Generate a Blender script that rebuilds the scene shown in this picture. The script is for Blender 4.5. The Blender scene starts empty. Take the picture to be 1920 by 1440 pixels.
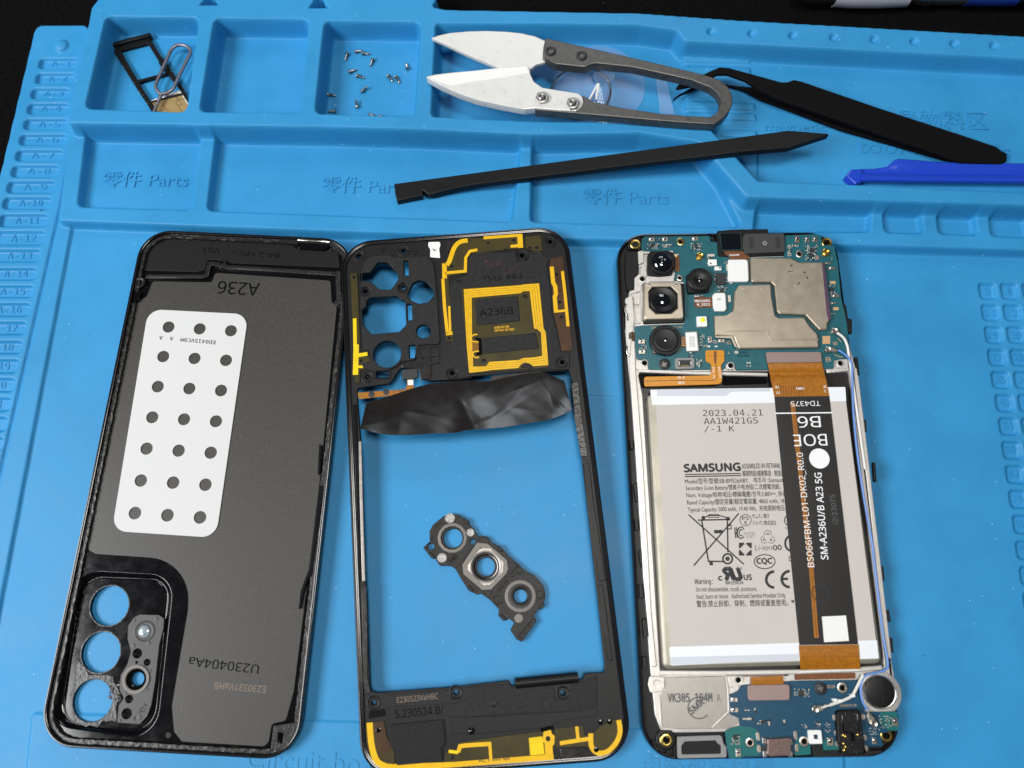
import bpy, math, random, os
import numpy as np
from mathutils import Vector, Matrix
from mathutils.geometry import delaunay_2d_cdt

# ---------------------------------------------------------------- camera, world, lights
S = 0.001                      # everything below is written in millimetres
F_PX, TILT, ROLL, CAM_H = 1442.0, 0.258, 0.0155, 247.0
scene = bpy.context.scene
col = scene.collection
ct, st = math.cos(TILT), math.sin(TILT); cr, sr = math.cos(ROLL), math.sin(ROLL)
RX = Matrix(((1, 0, 0), (0, ct, -st), (0, st, ct)))
RY = Matrix(((cr, 0, sr), (0, 1, 0), (-sr, 0, cr)))
CAM_R = RX @ RY
cam_data = bpy.data.cameras.new('camera')
cam_data.sensor_width = 36.0
cam_data.lens = 36.0 * F_PX / 1920.0
cam_data.clip_start = 0.01
cam_data.clip_end = 20.0
cam_data.dof.use_dof = True
cam_data.dof.focus_distance = 0.252
cam_data.dof.aperture_fstop = 11.0
cam = bpy.data.objects.new('camera', cam_data)
col.objects.link(cam)
cam.matrix_world = Matrix.Translation((0, 0, CAM_H * S)) @ CAM_R.to_4x4()
scene.camera = cam

world = bpy.data.worlds.new('World'); scene.world = world; world.use_nodes = True
bg = world.node_tree.nodes['Background']
bg.inputs[0].default_value = (0.80, 0.90, 1.0, 1); bg.inputs[1].default_value = 0.04

def area_light(name, loc, target, sx, sy, watts, color):
    d = bpy.data.lights.new(name, 'AREA'); d.shape = 'RECTANGLE'; d.size = sx; d.size_y = sy
    d.energy = watts; d.color = color
    o = bpy.data.objects.new(name, d); col.objects.link(o)
    o.location = loc
    o.rotation_euler = (Vector(target) - Vector(loc)).to_track_quat('-Z', 'Y').to_euler()
    return o
# a long window to the left of the table, and the room's ceiling lamp overhead
area_light('window_light', (-0.95, -0.18, 0.95), (0, 0.03, 0), 0.70, 0.50, 19, (0.97, 0.99, 1.0))
area_light('ceiling_lamp', (0.10, 0.05, 1.45), (0.0, 0.03, 0), 0.34, 0.34, 9.5, (1.0, 0.965, 0.91))

area_light('back_fill', (0.10, 1.35, 1.10), (0.0, 0.05, 0), 0.60, 0.45, 3.6, (0.88, 0.94, 1.0))  # dim light added behind, for the graphite sheet's streaks and the rear trays

scene.view_settings.view_transform = 'Standard'
scene.view_settings.look = 'None'
scene.view_settings.exposure = 0.0
scene.view_settings.gamma = 1.0
scene.view_settings.use_curve_mapping = False
scene.cycles.max_bounces = 8
scene.cycles.caustics_reflective = False
scene.cycles.caustics_refractive = False

# ---------------------------------------------------------------- tracing: photo pixel -> point on a plane of known height
CROPS = dict(f=(0, 0, 1), c1=(0, 0, 1/3), c2=(560, 0, 1/3), c3=(1200, 0, .375), c4=(0, 400, 660/1901), c5=(0, 900, .375),
    m1=(630, 410, 460/1920), m2=(630, 660, 570/1909), m3=(650, 1090, 550/1920), b4=(770, 940, 300/1543),
    p5=(1150, 410, 470/1920), p6=(1180, 700, 500/1920), p7=(1180, 1000, 520/1702), p8=(1620, 480, 300/450),
    z1=(190, 40, 200/1516), z2=(990, 50, 420/1920), z3=(1480, 0, 440/1920), z4=(600, 80, 200/1920), z5=(1560, 260, 360/1920),
    z6=(240, 425, 420/1920), z7=(80, 1040, 300/1137), z8=(1400, 1250, 300/1920),
    q1=(1150, 430, 250/1895), q2=(1380, 430, 250/1895), q3=(1160, 600, 250/1895), q4=(1380, 600, 250/1895),
    q5=(1190, 1230, 250/1800), q6=(1250, 930, 250/1636), n1=(870, 520, 210/1512), n2=(670, 1310, 520/1920))

LEAN = [0.0, 0.0, 0.0]          # current thing's slope: z += slope * (y - y0) + lift
LEANS = {}
def set_lean(k=0.0, y0=0.0, lift=0.0): LEAN[:] = [k, y0, lift]
def U(crop, x, y, z):
    """point (mm) at height z that the lens sees at this place of the photograph"""
    if crop is None: return (x, y)
    ox, oy, s = CROPS[crop]
    X, Y = ox + x * s, oy + y * s
    d = CAM_R @ Vector(((X - 960) / F_PX, (720 - Y) / F_PX, -1.0))
    k, y0, lift = LEAN
    t = (z + lift - k * y0 - CAM_H) / (d.z - k * d.y)
    return (d.x * t, d.y * t)
def P(crop, pts, z): return [U(crop, p[0], p[1], z) for p in pts]
def mmpx(crop, x, y, n, z):
    a = U(crop, x - n / 2, y, z); b = U(crop, x + n / 2, y, z)
    return math.hypot(a[0] - b[0], a[1] - b[1])

# ---------------------------------------------------------------- 2-D helpers (mm)
def area2(p): return sum(p[i][0] * p[(i + 1) % len(p)][1] - p[(i + 1) % len(p)][0] * p[i][1] for i in range(len(p)))
def ccw(p): return list(p) if area2(p) > 0 else list(reversed(p))
def dedupe(p, e=1e-3):
    o = []
    for q in p:
        if not o or math.hypot(q[0] - o[-1][0], q[1] - o[-1][1]) > e: o.append(q)
    if len(o) > 1 and math.hypot(o[0][0] - o[-1][0], o[0][1] - o[-1][1]) <= e: o.pop()
    return o
def offset(p, d):
    """grow a counter-clockwise outline by d"""
    n = len(p); out = []
    for i in range(n):
        a, b, c = p[i - 1], p[i], p[(i + 1) % n]
        e1 = (b[0] - a[0], b[1] - a[1]); e2 = (c[0] - b[0], c[1] - b[1])
        l1 = math.hypot(*e1) or 1e-9; l2 = math.hypot(*e2) or 1e-9
        n1 = (e1[1] / l1, -e1[0] / l1); n2 = (e2[1] / l2, -e2[0] / l2)
        m = (n1[0] + n2[0], n1[1] + n2[1]); q = m[0] * m[0] + m[1] * m[1]
        k = 2 / max(q, .6)
        out.append((b[0] + m[0] * d * k, b[1] + m[1] * d * k))
    return out
def rounded(p, r, seg=5):
    if r <= 0: return list(p)
    n = len(p); out = []
    for i in range(n):
        a, b, c = Vector(p[i - 1]), Vector(p[i]), Vector(p[(i + 1) % n])
        u, v = a - b, c - b; lu, lv = u.length, v.length
        if lu < 1e-6 or lv < 1e-6: continue
        u /= lu; v /= lv; dot = max(-1, min(1, u.dot(v))); ang = math.acos(dot)
        if ang > math.radians(172): out.append(p[i]); continue
        t = min(r / math.tan(ang / 2), lu * .48, lv * .48); rr = t * math.tan(ang / 2)
        ctr = b + (u + v).normalized() * (rr / math.sin(ang / 2))
        s0, s1 = b + u * t - ctr, b + v * t - ctr
        a0 = math.atan2(s0.y, s0.x); da = math.atan2(s1.y, s1.x) - a0
        while da > math.pi: da -= 2 * math.pi
        while da < -math.pi: da += 2 * math.pi
        for k in range(seg + 1):
            w = a0 + da * k / seg; out.append((ctr.x + rr * math.cos(w), ctr.y + rr * math.sin(w)))
    return dedupe(out)
def circle(c, r, seg=24, ry=None):
    return [(c[0] + r * math.cos(2 * math.pi * k / seg), c[1] + (ry or r) * math.sin(2 * math.pi * k / seg)) for k in range(seg)]
def strip(pts, w):
    """outline of a band of width w along an open line (mm)"""
    L, R = [], []
    n = len(pts)
    for i, p in enumerate(pts):
        a = pts[max(i - 1, 0)]; b = pts[min(i + 1, n - 1)]
        dx, dy = b[0] - a[0], b[1] - a[1]; l = math.hypot(dx, dy) or 1e-9
        if 0 < i < n - 1:
            e1 = Vector((p[0] - a[0], p[1] - a[1])).normalized(); e2 = Vector((b[0] - p[0], b[1] - p[1])).normalized()
            k = 1 / max(.5, math.sqrt(max(0.0, (1 + e1.dot(e2)) / 2)))
            m = (e1 + e2); m = m.normalized() if m.length > 1e-6 else e1
            dx, dy, l = m.x, m.y, 1
        else: k = 1
        ox, oy = -dy / l * w / 2 * k, dx / l * w / 2 * k
        L.append((p[0] + ox, p[1] + oy)); R.append((p[0] - ox, p[1] - oy))
    return L + R[::-1]
def inside(p, poly):
    c = False; n = len(poly)
    for i in range(n):
        x1, y1 = poly[i]; x2, y2 = poly[i - 1]
        if (y1 > p[1]) != (y2 > p[1]) and p[0] < (x2 - x1) * (p[1] - y1) / (y2 - y1) + x1: c = not c
    return c
def smooth_line(pts, n=6):
    """Catmull-Rom through 2-D or 3-D points"""
    out = []
    for i in range(len(pts) - 1):
        p0, p1, p2, p3 = (Vector(pts[max(i - 1, 0)]), Vector(pts[i]), Vector(pts[i + 1]), Vector(pts[min(i + 2, len(pts) - 1)]))
        for k in range(n):
            t = k / n
            out.append(tuple(.5 * ((2 * p1) + (-p0 + p2) * t + (2 * p0 - 5 * p1 + 4 * p2 - p3) * t * t + (-p0 + 3 * p1 - 3 * p2 + p3) * t ** 3)))
    out.append(tuple(pts[-1])); return out

# ---------------------------------------------------------------- materials
MATS = {}
def mat(name, color, rough=.5, metal=0.0, spec=.5, bump=0.0, bscale=2500, vary=0.0, vscale=400, coat=0.0,
        trans=0.0, alpha=1.0, ior=1.45, rvar=0.0, aniso=0.0, sss=0.0, bump2=0.0, b2scale=300):
    m = bpy.data.materials.new(name); m.use_nodes = True
    nt = m.node_tree; b = nt.nodes['Principled BSDF']; L = nt.links
    b.inputs['Base Color'].default_value = (*color, 1); b.inputs['Roughness'].default_value = rough
    b.inputs['Metallic'].default_value = metal; b.inputs['Specular IOR Level'].default_value = spec
    b.inputs['Coat Weight'].default_value = coat; b.inputs['Transmission Weight'].default_value = trans
    b.inputs['Alpha'].default_value = alpha; b.inputs['IOR'].default_value = ior
    tc = nt.nodes.new('ShaderNodeTexCoord')
    if vary or rvar:
        nz = nt.nodes.new('ShaderNodeTexNoise'); nz.inputs['Scale'].default_value = vscale; nz.inputs['Detail'].default_value = 6
        nz.inputs['Roughness'].default_value = .65
        L.new(tc.outputs['Object'], nz.inputs['Vector'])
        if vary:
            mr = nt.nodes.new('ShaderNodeMapRange'); mr.inputs[1].default_value = .3; mr.inputs[2].default_value = .7
            mr.inputs[3].default_value = 1 - vary; mr.inputs[4].default_value = 1 + vary
            L.new(nz.outputs['Fac'], mr.inputs[0])
            mx = nt.nodes.new('ShaderNodeVectorMath'); mx.operation = 'SCALE'; mx.inputs[0].default_value = color
            L.new(mr.outputs[0], mx.inputs['Scale']); L.new(mx.outputs[0], b.inputs['Base Color'])
        if rvar:
            m2 = nt.nodes.new('ShaderNodeMapRange'); m2.inputs[1].default_value = .3; m2.inputs[2].default_value = .7
            m2.inputs[3].default_value = max(.02, rough - rvar); m2.inputs[4].default_value = min(1, rough + rvar)
            L.new(nz.outputs['Fac'], m2.inputs[0]); L.new(m2.outputs[0], b.inputs['Roughness'])
    prev = None
    for amt, sc, dist in ((bump, bscale, 5e-5), (bump2, b2scale, 4e-4)):
        if not amt: continue
        n2 = nt.nodes.new('ShaderNodeTexNoise'); n2.inputs['Scale'].default_value = sc; n2.inputs['Detail'].default_value = 3
        L.new(tc.outputs['Object'], n2.inputs['Vector'])
        bp = nt.nodes.new('ShaderNodeBump'); bp.inputs['Strength'].default_value = amt; bp.inputs['Distance'].default_value = dist
        L.new(n2.outputs['Fac'], bp.inputs['Height'])
        if prev: L.new(prev.outputs[0], bp.inputs['Normal'])
        L.new(bp.outputs[0], b.inputs['Normal']); prev = bp
    MATS[name] = m; return m

def add_specks(m, scale, thresh, color, amount=1.0, keep=.5):
    """small dust specks with a shape of their own, mixed over the base colour"""
    nt = m.node_tree; b = nt.nodes['Principled BSDF']; L = nt.links
    tc = nt.nodes.new('ShaderNodeTexCoord'); v = nt.nodes.new('ShaderNodeTexVoronoi'); v.inputs['Scale'].default_value = scale
    wob = nt.nodes.new('ShaderNodeTexNoise'); wob.inputs['Scale'].default_value = scale * 6
    add = nt.nodes.new('ShaderNodeVectorMath'); add.operation = 'MULTIPLY_ADD'
    L.new(wob.outputs['Color'], add.inputs[0]); add.inputs[1].default_value = (.3 / scale,) * 3
    L.new(tc.outputs['Object'], wob.inputs['Vector']); L.new(tc.outputs['Object'], add.inputs[2]); L.new(add.outputs[0], v.inputs['Vector'])
    lt = nt.nodes.new('ShaderNodeMath'); lt.operation = 'LESS_THAN'; lt.inputs[1].default_value = thresh
    L.new(v.outputs['Distance'], lt.inputs[0])
    sep = nt.nodes.new('ShaderNodeSeparateColor'); L.new(v.outputs['Color'], sep.inputs[0])
    gt = nt.nodes.new('ShaderNodeMath'); gt.operation = 'GREATER_THAN'; gt.inputs[1].default_value = keep
    L.new(sep.outputs[0], gt.inputs[0])
    mu = nt.nodes.new('ShaderNodeMath'); mu.operation = 'MULTIPLY'; L.new(lt.outputs[0], mu.inputs[0]); L.new(gt.outputs[0], mu.inputs[1])
    m3 = nt.nodes.new('ShaderNodeMath'); m3.operation = 'MULTIPLY'; m3.inputs[1].default_value = amount; L.new(mu.outputs[0], m3.inputs[0])
    mix = nt.nodes.new('ShaderNodeMix'); mix.data_type = 'RGBA'
    L.new(m3.outputs[0], mix.inputs[0])
    src = b.inputs['Base Color']
    if src.is_linked: L.new(src.links[0].from_socket, mix.inputs[6])
    else: mix.inputs[6].default_value = src.default_value
    mix.inputs[7].default_value = (*color, 1)
    L.new(mix.outputs[2], b.inputs['Base Color'])

mat('silicone', (.031, .262, .545), rough=.47, spec=.34, bump=.6, bscale=1300, vary=.09, vscale=30, rvar=.09)
add_specks(MATS['silicone'], 300, .062, (.40, .64, .82), .65, .62)
add_specks(MATS['silicone'], 95, .022, (.62, .78, .88), .7, .80)
add_specks(MATS['silicone'], 55, .016, (.02, .04, .07), .9, .70)
mat('cloth', (.004, .0038, .004), rough=1.0, spec=.05, bump=.8, bscale=900, vary=.5, vscale=700)
add_specks(MATS['cloth'], 190, .05, (.10, .09, .08), .7, .75)
mat('black', (.0055, .0055, .006), rough=.44, spec=.34, bump=.3, bscale=2600)
mat('black_rough', (.012, .012, .013), rough=.58, spec=.34, bump=1.0, bscale=2000, vary=.8, vscale=1700)
mat('black_gloss', (.004, .004, .005), rough=.10, spec=.55, rvar=.04, vscale=200)
mat('rim_gloss', (.008, .008, .010), rough=.16, spec=.6, bump=.10, bscale=900)
mat('panel', (.043, .039, .0345), rough=.42, spec=.5, bump=.45, bscale=1500, vary=.15, vscale=1500, rvar=.05)
mat('adhesive', (.016, .0145, .013), rough=.32, spec=.55, bump=1.0, bscale=1900, vary=.6, vscale=1500, bump2=.4, b2scale=700)
mat('white_pad', (.63, .635, .63), rough=.6, spec=.3, bump=.1)
mat('white', (.82, .82, .80), rough=.5, spec=.4)
mat('ink', (.025, .025, .027), rough=.6)
mat('ink_grey', (.10, .10, .10), rough=.6)
mat('ink_tan', (.22, .16, .12), rough=.6)
mat('ink_white', (.86, .86, .86), rough=.5)
mat('ink_copper', (.55, .33, .16), rough=.5)
mat('engraved', (.003, .003, .003), rough=.9, spec=.1)  # engraved letters; also the painted dark of the screw holes
mat('gold_trace', (.78, .45, .008), rough=.36, spec=.35, vary=.10, vscale=500)
mat('gold_bright', (.84, .58, .01), rough=.42, spec=.25, vary=.15, vscale=250)
mat('amber_film', (.045, .034, .006), rough=.42, spec=.30, vary=.3, vscale=150)
mat('amber_brown', (.060, .026, .008), rough=.42, spec=.30, vary=.4, vscale=150)
mat('groove', (.12, .055, .004), rough=.5)
mat('flex_orange', (.60, .24, .012), rough=.34, spec=.5, vary=.12, vscale=300)
mat('flex_copper', (.34, .125, .010), rough=.36, spec=.4, vary=.25, vscale=900)
mat('flex_dark', (.16, .055, .016), rough=.4, spec=.5, vary=.3, vscale=800)
mat('flex_black', (.010, .009, .009), rough=.38, spec=.5)
mat('graphite', (.013, .011, .010), rough=.22, spec=.75, coat=.15, rvar=.05, vscale=300)
mat('pcb_teal', (.010, .105, .130), rough=.36, spec=.5, vary=.10, vscale=500, bump=.1)
mat('pcb_blue', (.005, .058, .112), rough=.34, spec=.5, vary=.15, vscale=500, bump=.1)
mat('pcb_green', (.006, .125, .125), rough=.36, spec=.5)
mat('pcb_dark', (.010, .035, .032), rough=.4)
mat('trace', (.008, .075, .105), rough=.34)
mat('shield', (.57, .50, .40), rough=.36, metal=.92, rvar=.03, vscale=300)
mat('shield_purple', (.42, .26, .44), rough=.28, metal=1.0)
mat('alloy', (.60, .575, .545), rough=.44, metal=.55, bump=.15, bscale=2200, vary=.08, vscale=600)
mat('alloy_dark', (.34, .325, .30), rough=.40, metal=.75, vary=.06, vscale=300)
mat('steel', (.50, .485, .46), rough=.28, metal=1.0, rvar=.08, vscale=900)
mat('steel_dull', (.30, .28, .265), rough=.42, metal=1.0, bump=.3, bscale=1500, vary=.25, vscale=700)
mat('solder', (.72, .66, .58), rough=.28, metal=1.0, vary=.3, vscale=3000)
mat('ceramic_cap', (.55, .50, .44), rough=.5, vary=.2, vscale=3000)
mat('chip', (.022, .023, .026), rough=.5)
mat('brass', (.80, .56, .16), rough=.24, metal=1.0)
mat('brown_plate', (.30, .215, .20), rough=.42, metal=.35)
mat('brown_metal', (.22, .15, .14), rough=.34, metal=.7, vary=.1)
mat('pouch', (.33, .31, .255), rough=.40, metal=.45, vary=.12, vscale=120, bump2=.25, b2scale=150)
mat('label', (.56, .515, .485), rough=.55, spec=.35, vary=.02, vscale=60, bump2=.10, b2scale=110)
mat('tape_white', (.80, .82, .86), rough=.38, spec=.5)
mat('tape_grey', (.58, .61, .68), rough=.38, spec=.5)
mat('well', (.018, .017, .016), rough=.3)
mat('lens_black', (.006, .006, .007), rough=.38, spec=.4)
mat('lens_glass', (.004, .005, .008), rough=.04, spec=.9, coat=1.0)
mat('ring_grey', (.20, .18, .163), rough=.5, bump=.2)
mat('bracket', (.015, .0142, .0135), rough=.44, spec=.3, bump=.7, bscale=1700, vary=.4, vscale=900, bump2=.2, b2scale=500)
mat('bracket_disc', (.33, .325, .32), rough=.4, metal=.2, bump=1.0, bscale=1100, vary=.5, vscale=1300)
mat('grey_plastic', (.045, .045, .046), rough=.42, bump=.3)
mat('gasket_grey', (.25, .255, .25), rough=.5, bump=.2)
mat('foam', (.010, .010, .011), rough=.8, bump=1.0, bscale=1500, vary=.6, vscale=1500)
mat('wire_white', (.72, .70, .66), rough=.35)
mat('wire_blue', (.13, .28, .66), rough=.35)
mat('yellow_led', (.85, .80, .02), rough=.4)
mat('clear_plastic', (.66, .72, .95), rough=.06, spec=.9, alpha=.11, bump2=.5, b2scale=160)
mat('blade', (.70, .69, .66), rough=.34, spec=.5, metal=.15, vary=.06, vscale=260, rvar=.10, bump=.25, bscale=900)
mat('spring_steel', (.125, .12, .113), rough=.44, metal=.7, bump=.4, bscale=1500, vary=.25, vscale=500, rvar=.08)
mat('tweezer_black', (.004, .0035, .0035), rough=.6, spec=.12, bump=.3)
mat('spudger_black', (.008, .008, .008), rough=.5, spec=.22, bump=.35, bscale=1500, rvar=.06, vscale=400)
mat('pry_blue', (.016, .058, .50), rough=.20, spec=.5, bump2=.05, b2scale=250)
mat('sim_gold', (.62, .44, .20), rough=.32, metal=.55, vary=.12, vscale=500)
mat('pen_silver', (.50, .50, .55), rough=.28, metal=.25)
mat('pen_blue', (.012, .035, .22), rough=.25)
mat('red_ink', (.16, .030, .022), rough=.7)
mat('flash_glass', (.26, .32, .36), rough=.12, spec=.7, coat=.5, vary=.4, vscale=900)
mat('screw_steel', (.36, .34, .32), rough=.33, metal=1.0)
mat('pin_steel', (.25, .24, .27), rough=.42, metal=.8)

# ---------------------------------------------------------------- object builders
BASE = {}
def root_of(o):
    while o.parent: o = o.parent
    return o
def thing(name, label, cat, base, group=None):
    o = bpy.data.objects.new(name, None); col.objects.link(o); o.empty_display_size = .005
    o.location = [c * S for c in base]; o['label'] = label; o['category'] = cat
    if group: o['group'] = group
    BASE[o] = base; LEANS[o] = tuple(LEAN); return o
def tag(o, label, cat, group=None):
    o['label'] = label; o['category'] = cat
    if group: o['group'] = group
    return o
def obj(name, verts, faces, m, parent=None, base=None, smooth=True, ang=38):
    if parent is not None: b = BASE[root_of(parent)]
    else: b = base or (0, 0, 0)
    me = bpy.data.meshes.new(name)
    k, y0, lift = LEANS.get(root_of(parent), (0, 0, 0)) if parent is not None else (0, 0, 0)
    me.from_pydata([((v[0] - b[0]) * S, (v[1] - b[1]) * S, (v[2] - b[2] + lift + k * (v[1] - y0)) * S) for v in verts], [], list(faces))
    me.materials.append(MATS[m] if isinstance(m, str) else m)
    if smooth:
        nw = getattr(faces, 'nwall', len(me.polygons))
        me.set_sharp_from_angle(angle=math.radians(ang))
        me.polygons.foreach_set('use_smooth', [i < nw for i in range(len(me.polygons))])
    me.update()
    o = bpy.data.objects.new(name, me); col.objects.link(o)
    if parent is not None: o.parent = parent
    else: o.location = [c * S for c in b]; BASE[o] = b
    return o
def hole_loop(h, crop, z):
    if h[0] == 'c': return circle(U(crop, h[1], h[2], z), mmpx(crop, h[1], h[2], 2 * h[3], z) / 2, 20)
    if h[0] == 'm': return list(h[1])
    if len(h) == 2 and isinstance(h[1], (int, float)) and not isinstance(h[0], (int, float)): return rounded(ccw(P(crop, h[0], z)), h[1])
    return P(crop, h, z)
class Faces(list): nwall = 0
def plate_data(outer, holes, z0, z1, bevel, zf=None):
    loops = [ccw(dedupe(outer))] + [ccw(dedupe(h))[::-1] for h in holes]
    V, Fc, top = [], Faces(), []
    levels = [(z0, 0.0)] + ([(z1 - bevel, 0.0), (z1 - .3 * bevel, .3 * bevel), (z1, bevel)] if bevel > 0 else [(z1, 0.0)])
    flat, edges = [], []; bottom = []
    for lp in loops:
        n = len(lp); rows = []
        for z, d in levels:
            q = offset(lp, -d) if d else lp
            i0 = len(V)
            V += [(x, y, z + (zf(x, y) if zf else 0)) for x, y in q]; rows.append(i0)
        for a, b in zip(rows, rows[1:]):
            for i in range(n): Fc.append((a + i, a + (i + 1) % n, b + (i + 1) % n, b + i))
        k = len(flat); t0 = rows[-1]
        flat += [Vector((V[t0 + i][0], V[t0 + i][1])) for i in range(n)]
        top += [t0 + i for i in range(n)]; bottom += [rows[0] + i for i in range(n)]
        edges += [(k + i, k + (i + 1) % n) for i in range(n)]
    Fc.nwall = len(Fc)
    vs, es, fs, ov, _, _ = delaunay_2d_cdt(flat, edges, [], 1, 1e-6)
    m = []
    for i, v in enumerate(vs):
        if ov[i]: m.append((top[ov[i][0]], bottom[ov[i][0]]))
        else:
            V.append((v.x, v.y, z1 + (zf(v.x, v.y) if zf else 0))); V.append((v.x, v.y, z0 + (zf(v.x, v.y) if zf else 0)))
            m.append((len(V) - 2, len(V) - 1))
    lps2 = [offset(l, -bevel) if bevel > 0 else l for l in loops]
    for f in fs:
        c = (sum(vs[i].x for i in f) / len(f), sum(vs[i].y for i in f) / len(f))
        if not inside(c, lps2[0]) or any(inside(c, h) for h in lps2[1:]): continue
        a = sum(vs[f[i]].x * vs[f[(i + 1) % len(f)]].y - vs[f[(i + 1) % len(f)]].x * vs[f[i]].y for i in range(len(f)))
        if a < 0: f = f[::-1]
        Fc.append(tuple(m[i][0] for i in f)); Fc.append(tuple(m[i][1] for i in f)[::-1])
    return V, Fc
def plate(name, parent, m, crop, pts, z0, z1, r=0, holes=(), bevel=.12, zf=None, base=None, zt=None, seg=5):
    """solid slab of a traced outline, with holes and a softened top edge"""
    zt = z1 if zt is None else zt
    outer = rounded(ccw(P(crop, pts, zt)), r, seg)
    V, Fc = plate_data(outer, [hole_loop(h, crop, zt) for h in holes], z0, z1, bevel, zf)
    return obj(name, V, Fc, m, parent, base)
def band(name, parent, m, crop, pts, w, z0, z1, bevel=.05, curve=0, zt=None):
    """raised strip of width w (crop px) along a traced line"""
    zt = z1 if zt is None else zt
    q = P(crop, pts, zt)
    if curve: q = smooth_line(q, curve)
    wm = mmpx(crop, pts[len(pts) // 2][0], pts[len(pts) // 2][1], w, zt)
    return plate(name, parent, m, None, strip(q, wm), z0, z1, bevel=bevel)
ANG = {}
def rbox(name, parent, m, crop, x0, y0, x1, y1, z0, z1, r=0, bevel=.12, ang=None, holes=()):
    """box aligned with its thing"""
    a = ANG.get(root_of(parent), 0) if ang is None else ang
    cx, cy = (x0 + x1) / 2, (y0 + y1) / 2
    c = U(crop, cx, cy, z1); p, q = U(crop, x0, cy, z1), U(crop, x1, cy, z1); s, t = U(crop, cx, y0, z1), U(crop, cx, y1, z1)
    w = math.hypot(p[0] - q[0], p[1] - q[1]) / 2; h = math.hypot(s[0] - t[0], s[1] - t[1]) / 2
    ca, sa = math.cos(a), math.sin(a)
    pts = [(c[0] + u * w * ca - v * h * sa, c[1] + u * w * sa + v * h * ca) for u, v in ((-1, -1), (1, -1), (1, 1), (-1, 1))]
    return plate(name, parent, m, None, pts, z0, z1, r=r, bevel=bevel, holes=[hole_loop(hh, crop, z1) and ('m', hole_loop(hh, crop, z1)) for hh in holes], seg=3)
def lathe(name, parent, m, crop, x, y, prof, seg=28, zc=None, base=None):
    """turned part on a vertical axis: prof = (radius mm, z) from outside bottom inwards"""
    c = U(crop, x, y, prof[0][1] if zc is None else zc); V, Fc = [], []
    for r, z in prof:
        if r <= 1e-6: V.append((c[0], c[1], z))
        else: V += [(c[0] + r * math.cos(2 * math.pi * k / seg), c[1] + r * math.sin(2 * math.pi * k / seg), z) for k in range(seg)]
    i = 0
    for (r0, _), (r1, _) in zip(prof, prof[1:]):
        if r0 > 1e-6 and r1 > 1e-6:
            for k in range(seg): Fc.append((i + k, i + (k + 1) % seg, i + seg + (k + 1) % seg, i + seg + k))
        elif r0 > 1e-6:
            for k in range(seg): Fc.append((i + k, i + (k + 1) % seg, i + seg))
        else:
            for k in range(seg): Fc.append((i, i + 1 + (k + 1) % seg, i + 1 + k))
        i += seg if r0 > 1e-6 else 1
    return obj(name, V, Fc, m, parent, base)
def tube(name, parent, m, pts, r, seg=10, closed=False, base=None, radii=None, flat=1.0):
    n = len(pts); V, Fc = [], []
    for i in range(n):
        a = Vector(pts[(i - 1) % n] if closed or i else pts[0]); b = Vector(pts[(i + 1) % n] if closed or i < n - 1 else pts[-1])
        t = (b - a).normalized(); u = Vector((0, 0, 1)).cross(t)
        u = u.normalized() if u.length > 1e-4 else Vector((1, 0, 0)); v = t.cross(u)
        rr = radii[i] if radii else r
        for k in range(seg):
            w = 2 * math.pi * k / seg
            V.append(tuple(Vector(pts[i]) + u * rr * math.cos(w) + v * rr * flat * math.sin(w)))
    for i in range(n if closed else n - 1):
        j = (i + 1) % n
        for k in range(seg): Fc.append((i * seg + k, i * seg + (k + 1) % seg, j * seg + (k + 1) % seg, j * seg + k))
    if not closed:
        Fc.append(tuple(range(seg))[::-1]); Fc.append(tuple((n - 1) * seg + k for k in range(seg)))
    return obj(name, V, Fc, m, parent, base)
def bore_shade(parent, crop, x, y, r, z, zc=None):
    return lathe('bore_shade', parent, 'engraved', crop, x, y, [(r, z - .3), (r, z), (0, z)], 16, zc=z if zc is None else zc)  # near-black disc paints the shade down inside a hole

# ---------------------------------------------------------------- lettering
FONTS = {}
def load_font(key, fn):
    try:
        FONTS[key] = bpy.data.fonts.load(os.path.join(bpy.utils.system_resource('DATAFILES', path='fonts'), fn))
    except Exception: FONTS[key] = None
load_font('mono', 'DejaVuSansMono.woff2')
load_font('sans', 'NotoSansHebrew-Regular.woff2')
QUEUE = []
def text(s, parent, m, crop, p0, p1, cap, z, depth=0.0, font='sans', bold=0.0, name='printed_text', lean=0.0, mirror=False):
    if font == 'sans' and any(ord(ch) > 0x2000 for ch in s): font = None
    QUEUE.append((s, parent, m, crop, p0, p1, cap, z, depth, font, bold, name, lean, mirror))
def embolden(me, d, e, f):
    """heavier strokes: the letters printed again slightly to each side"""
    n = len(me.vertices); co = np.empty(n * 3, 'f'); me.vertices.foreach_get('co', co); co = co.reshape(-1, 3)
    fs = [tuple(p.vertices) for p in me.polygons]; V, F = [], []
    for k, (a, b) in enumerate(((0, 0), (1, 0), (-1, 0), (0, 1), (0, -1))):
        q = co.copy(); q[:, 0] += d * (e.x * a + f.x * b); q[:, 1] += d * (e.y * a + f.y * b); q[:, 2] += k * 2e-6
        F += [tuple(i + k * n for i in t) for t in fs]; V.append(q)
    m2 = bpy.data.meshes.new('letters'); m2.from_pydata(np.concatenate(V).tolist(), [], F); m2.update()
    bpy.data.meshes.remove(me); return m2
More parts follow.
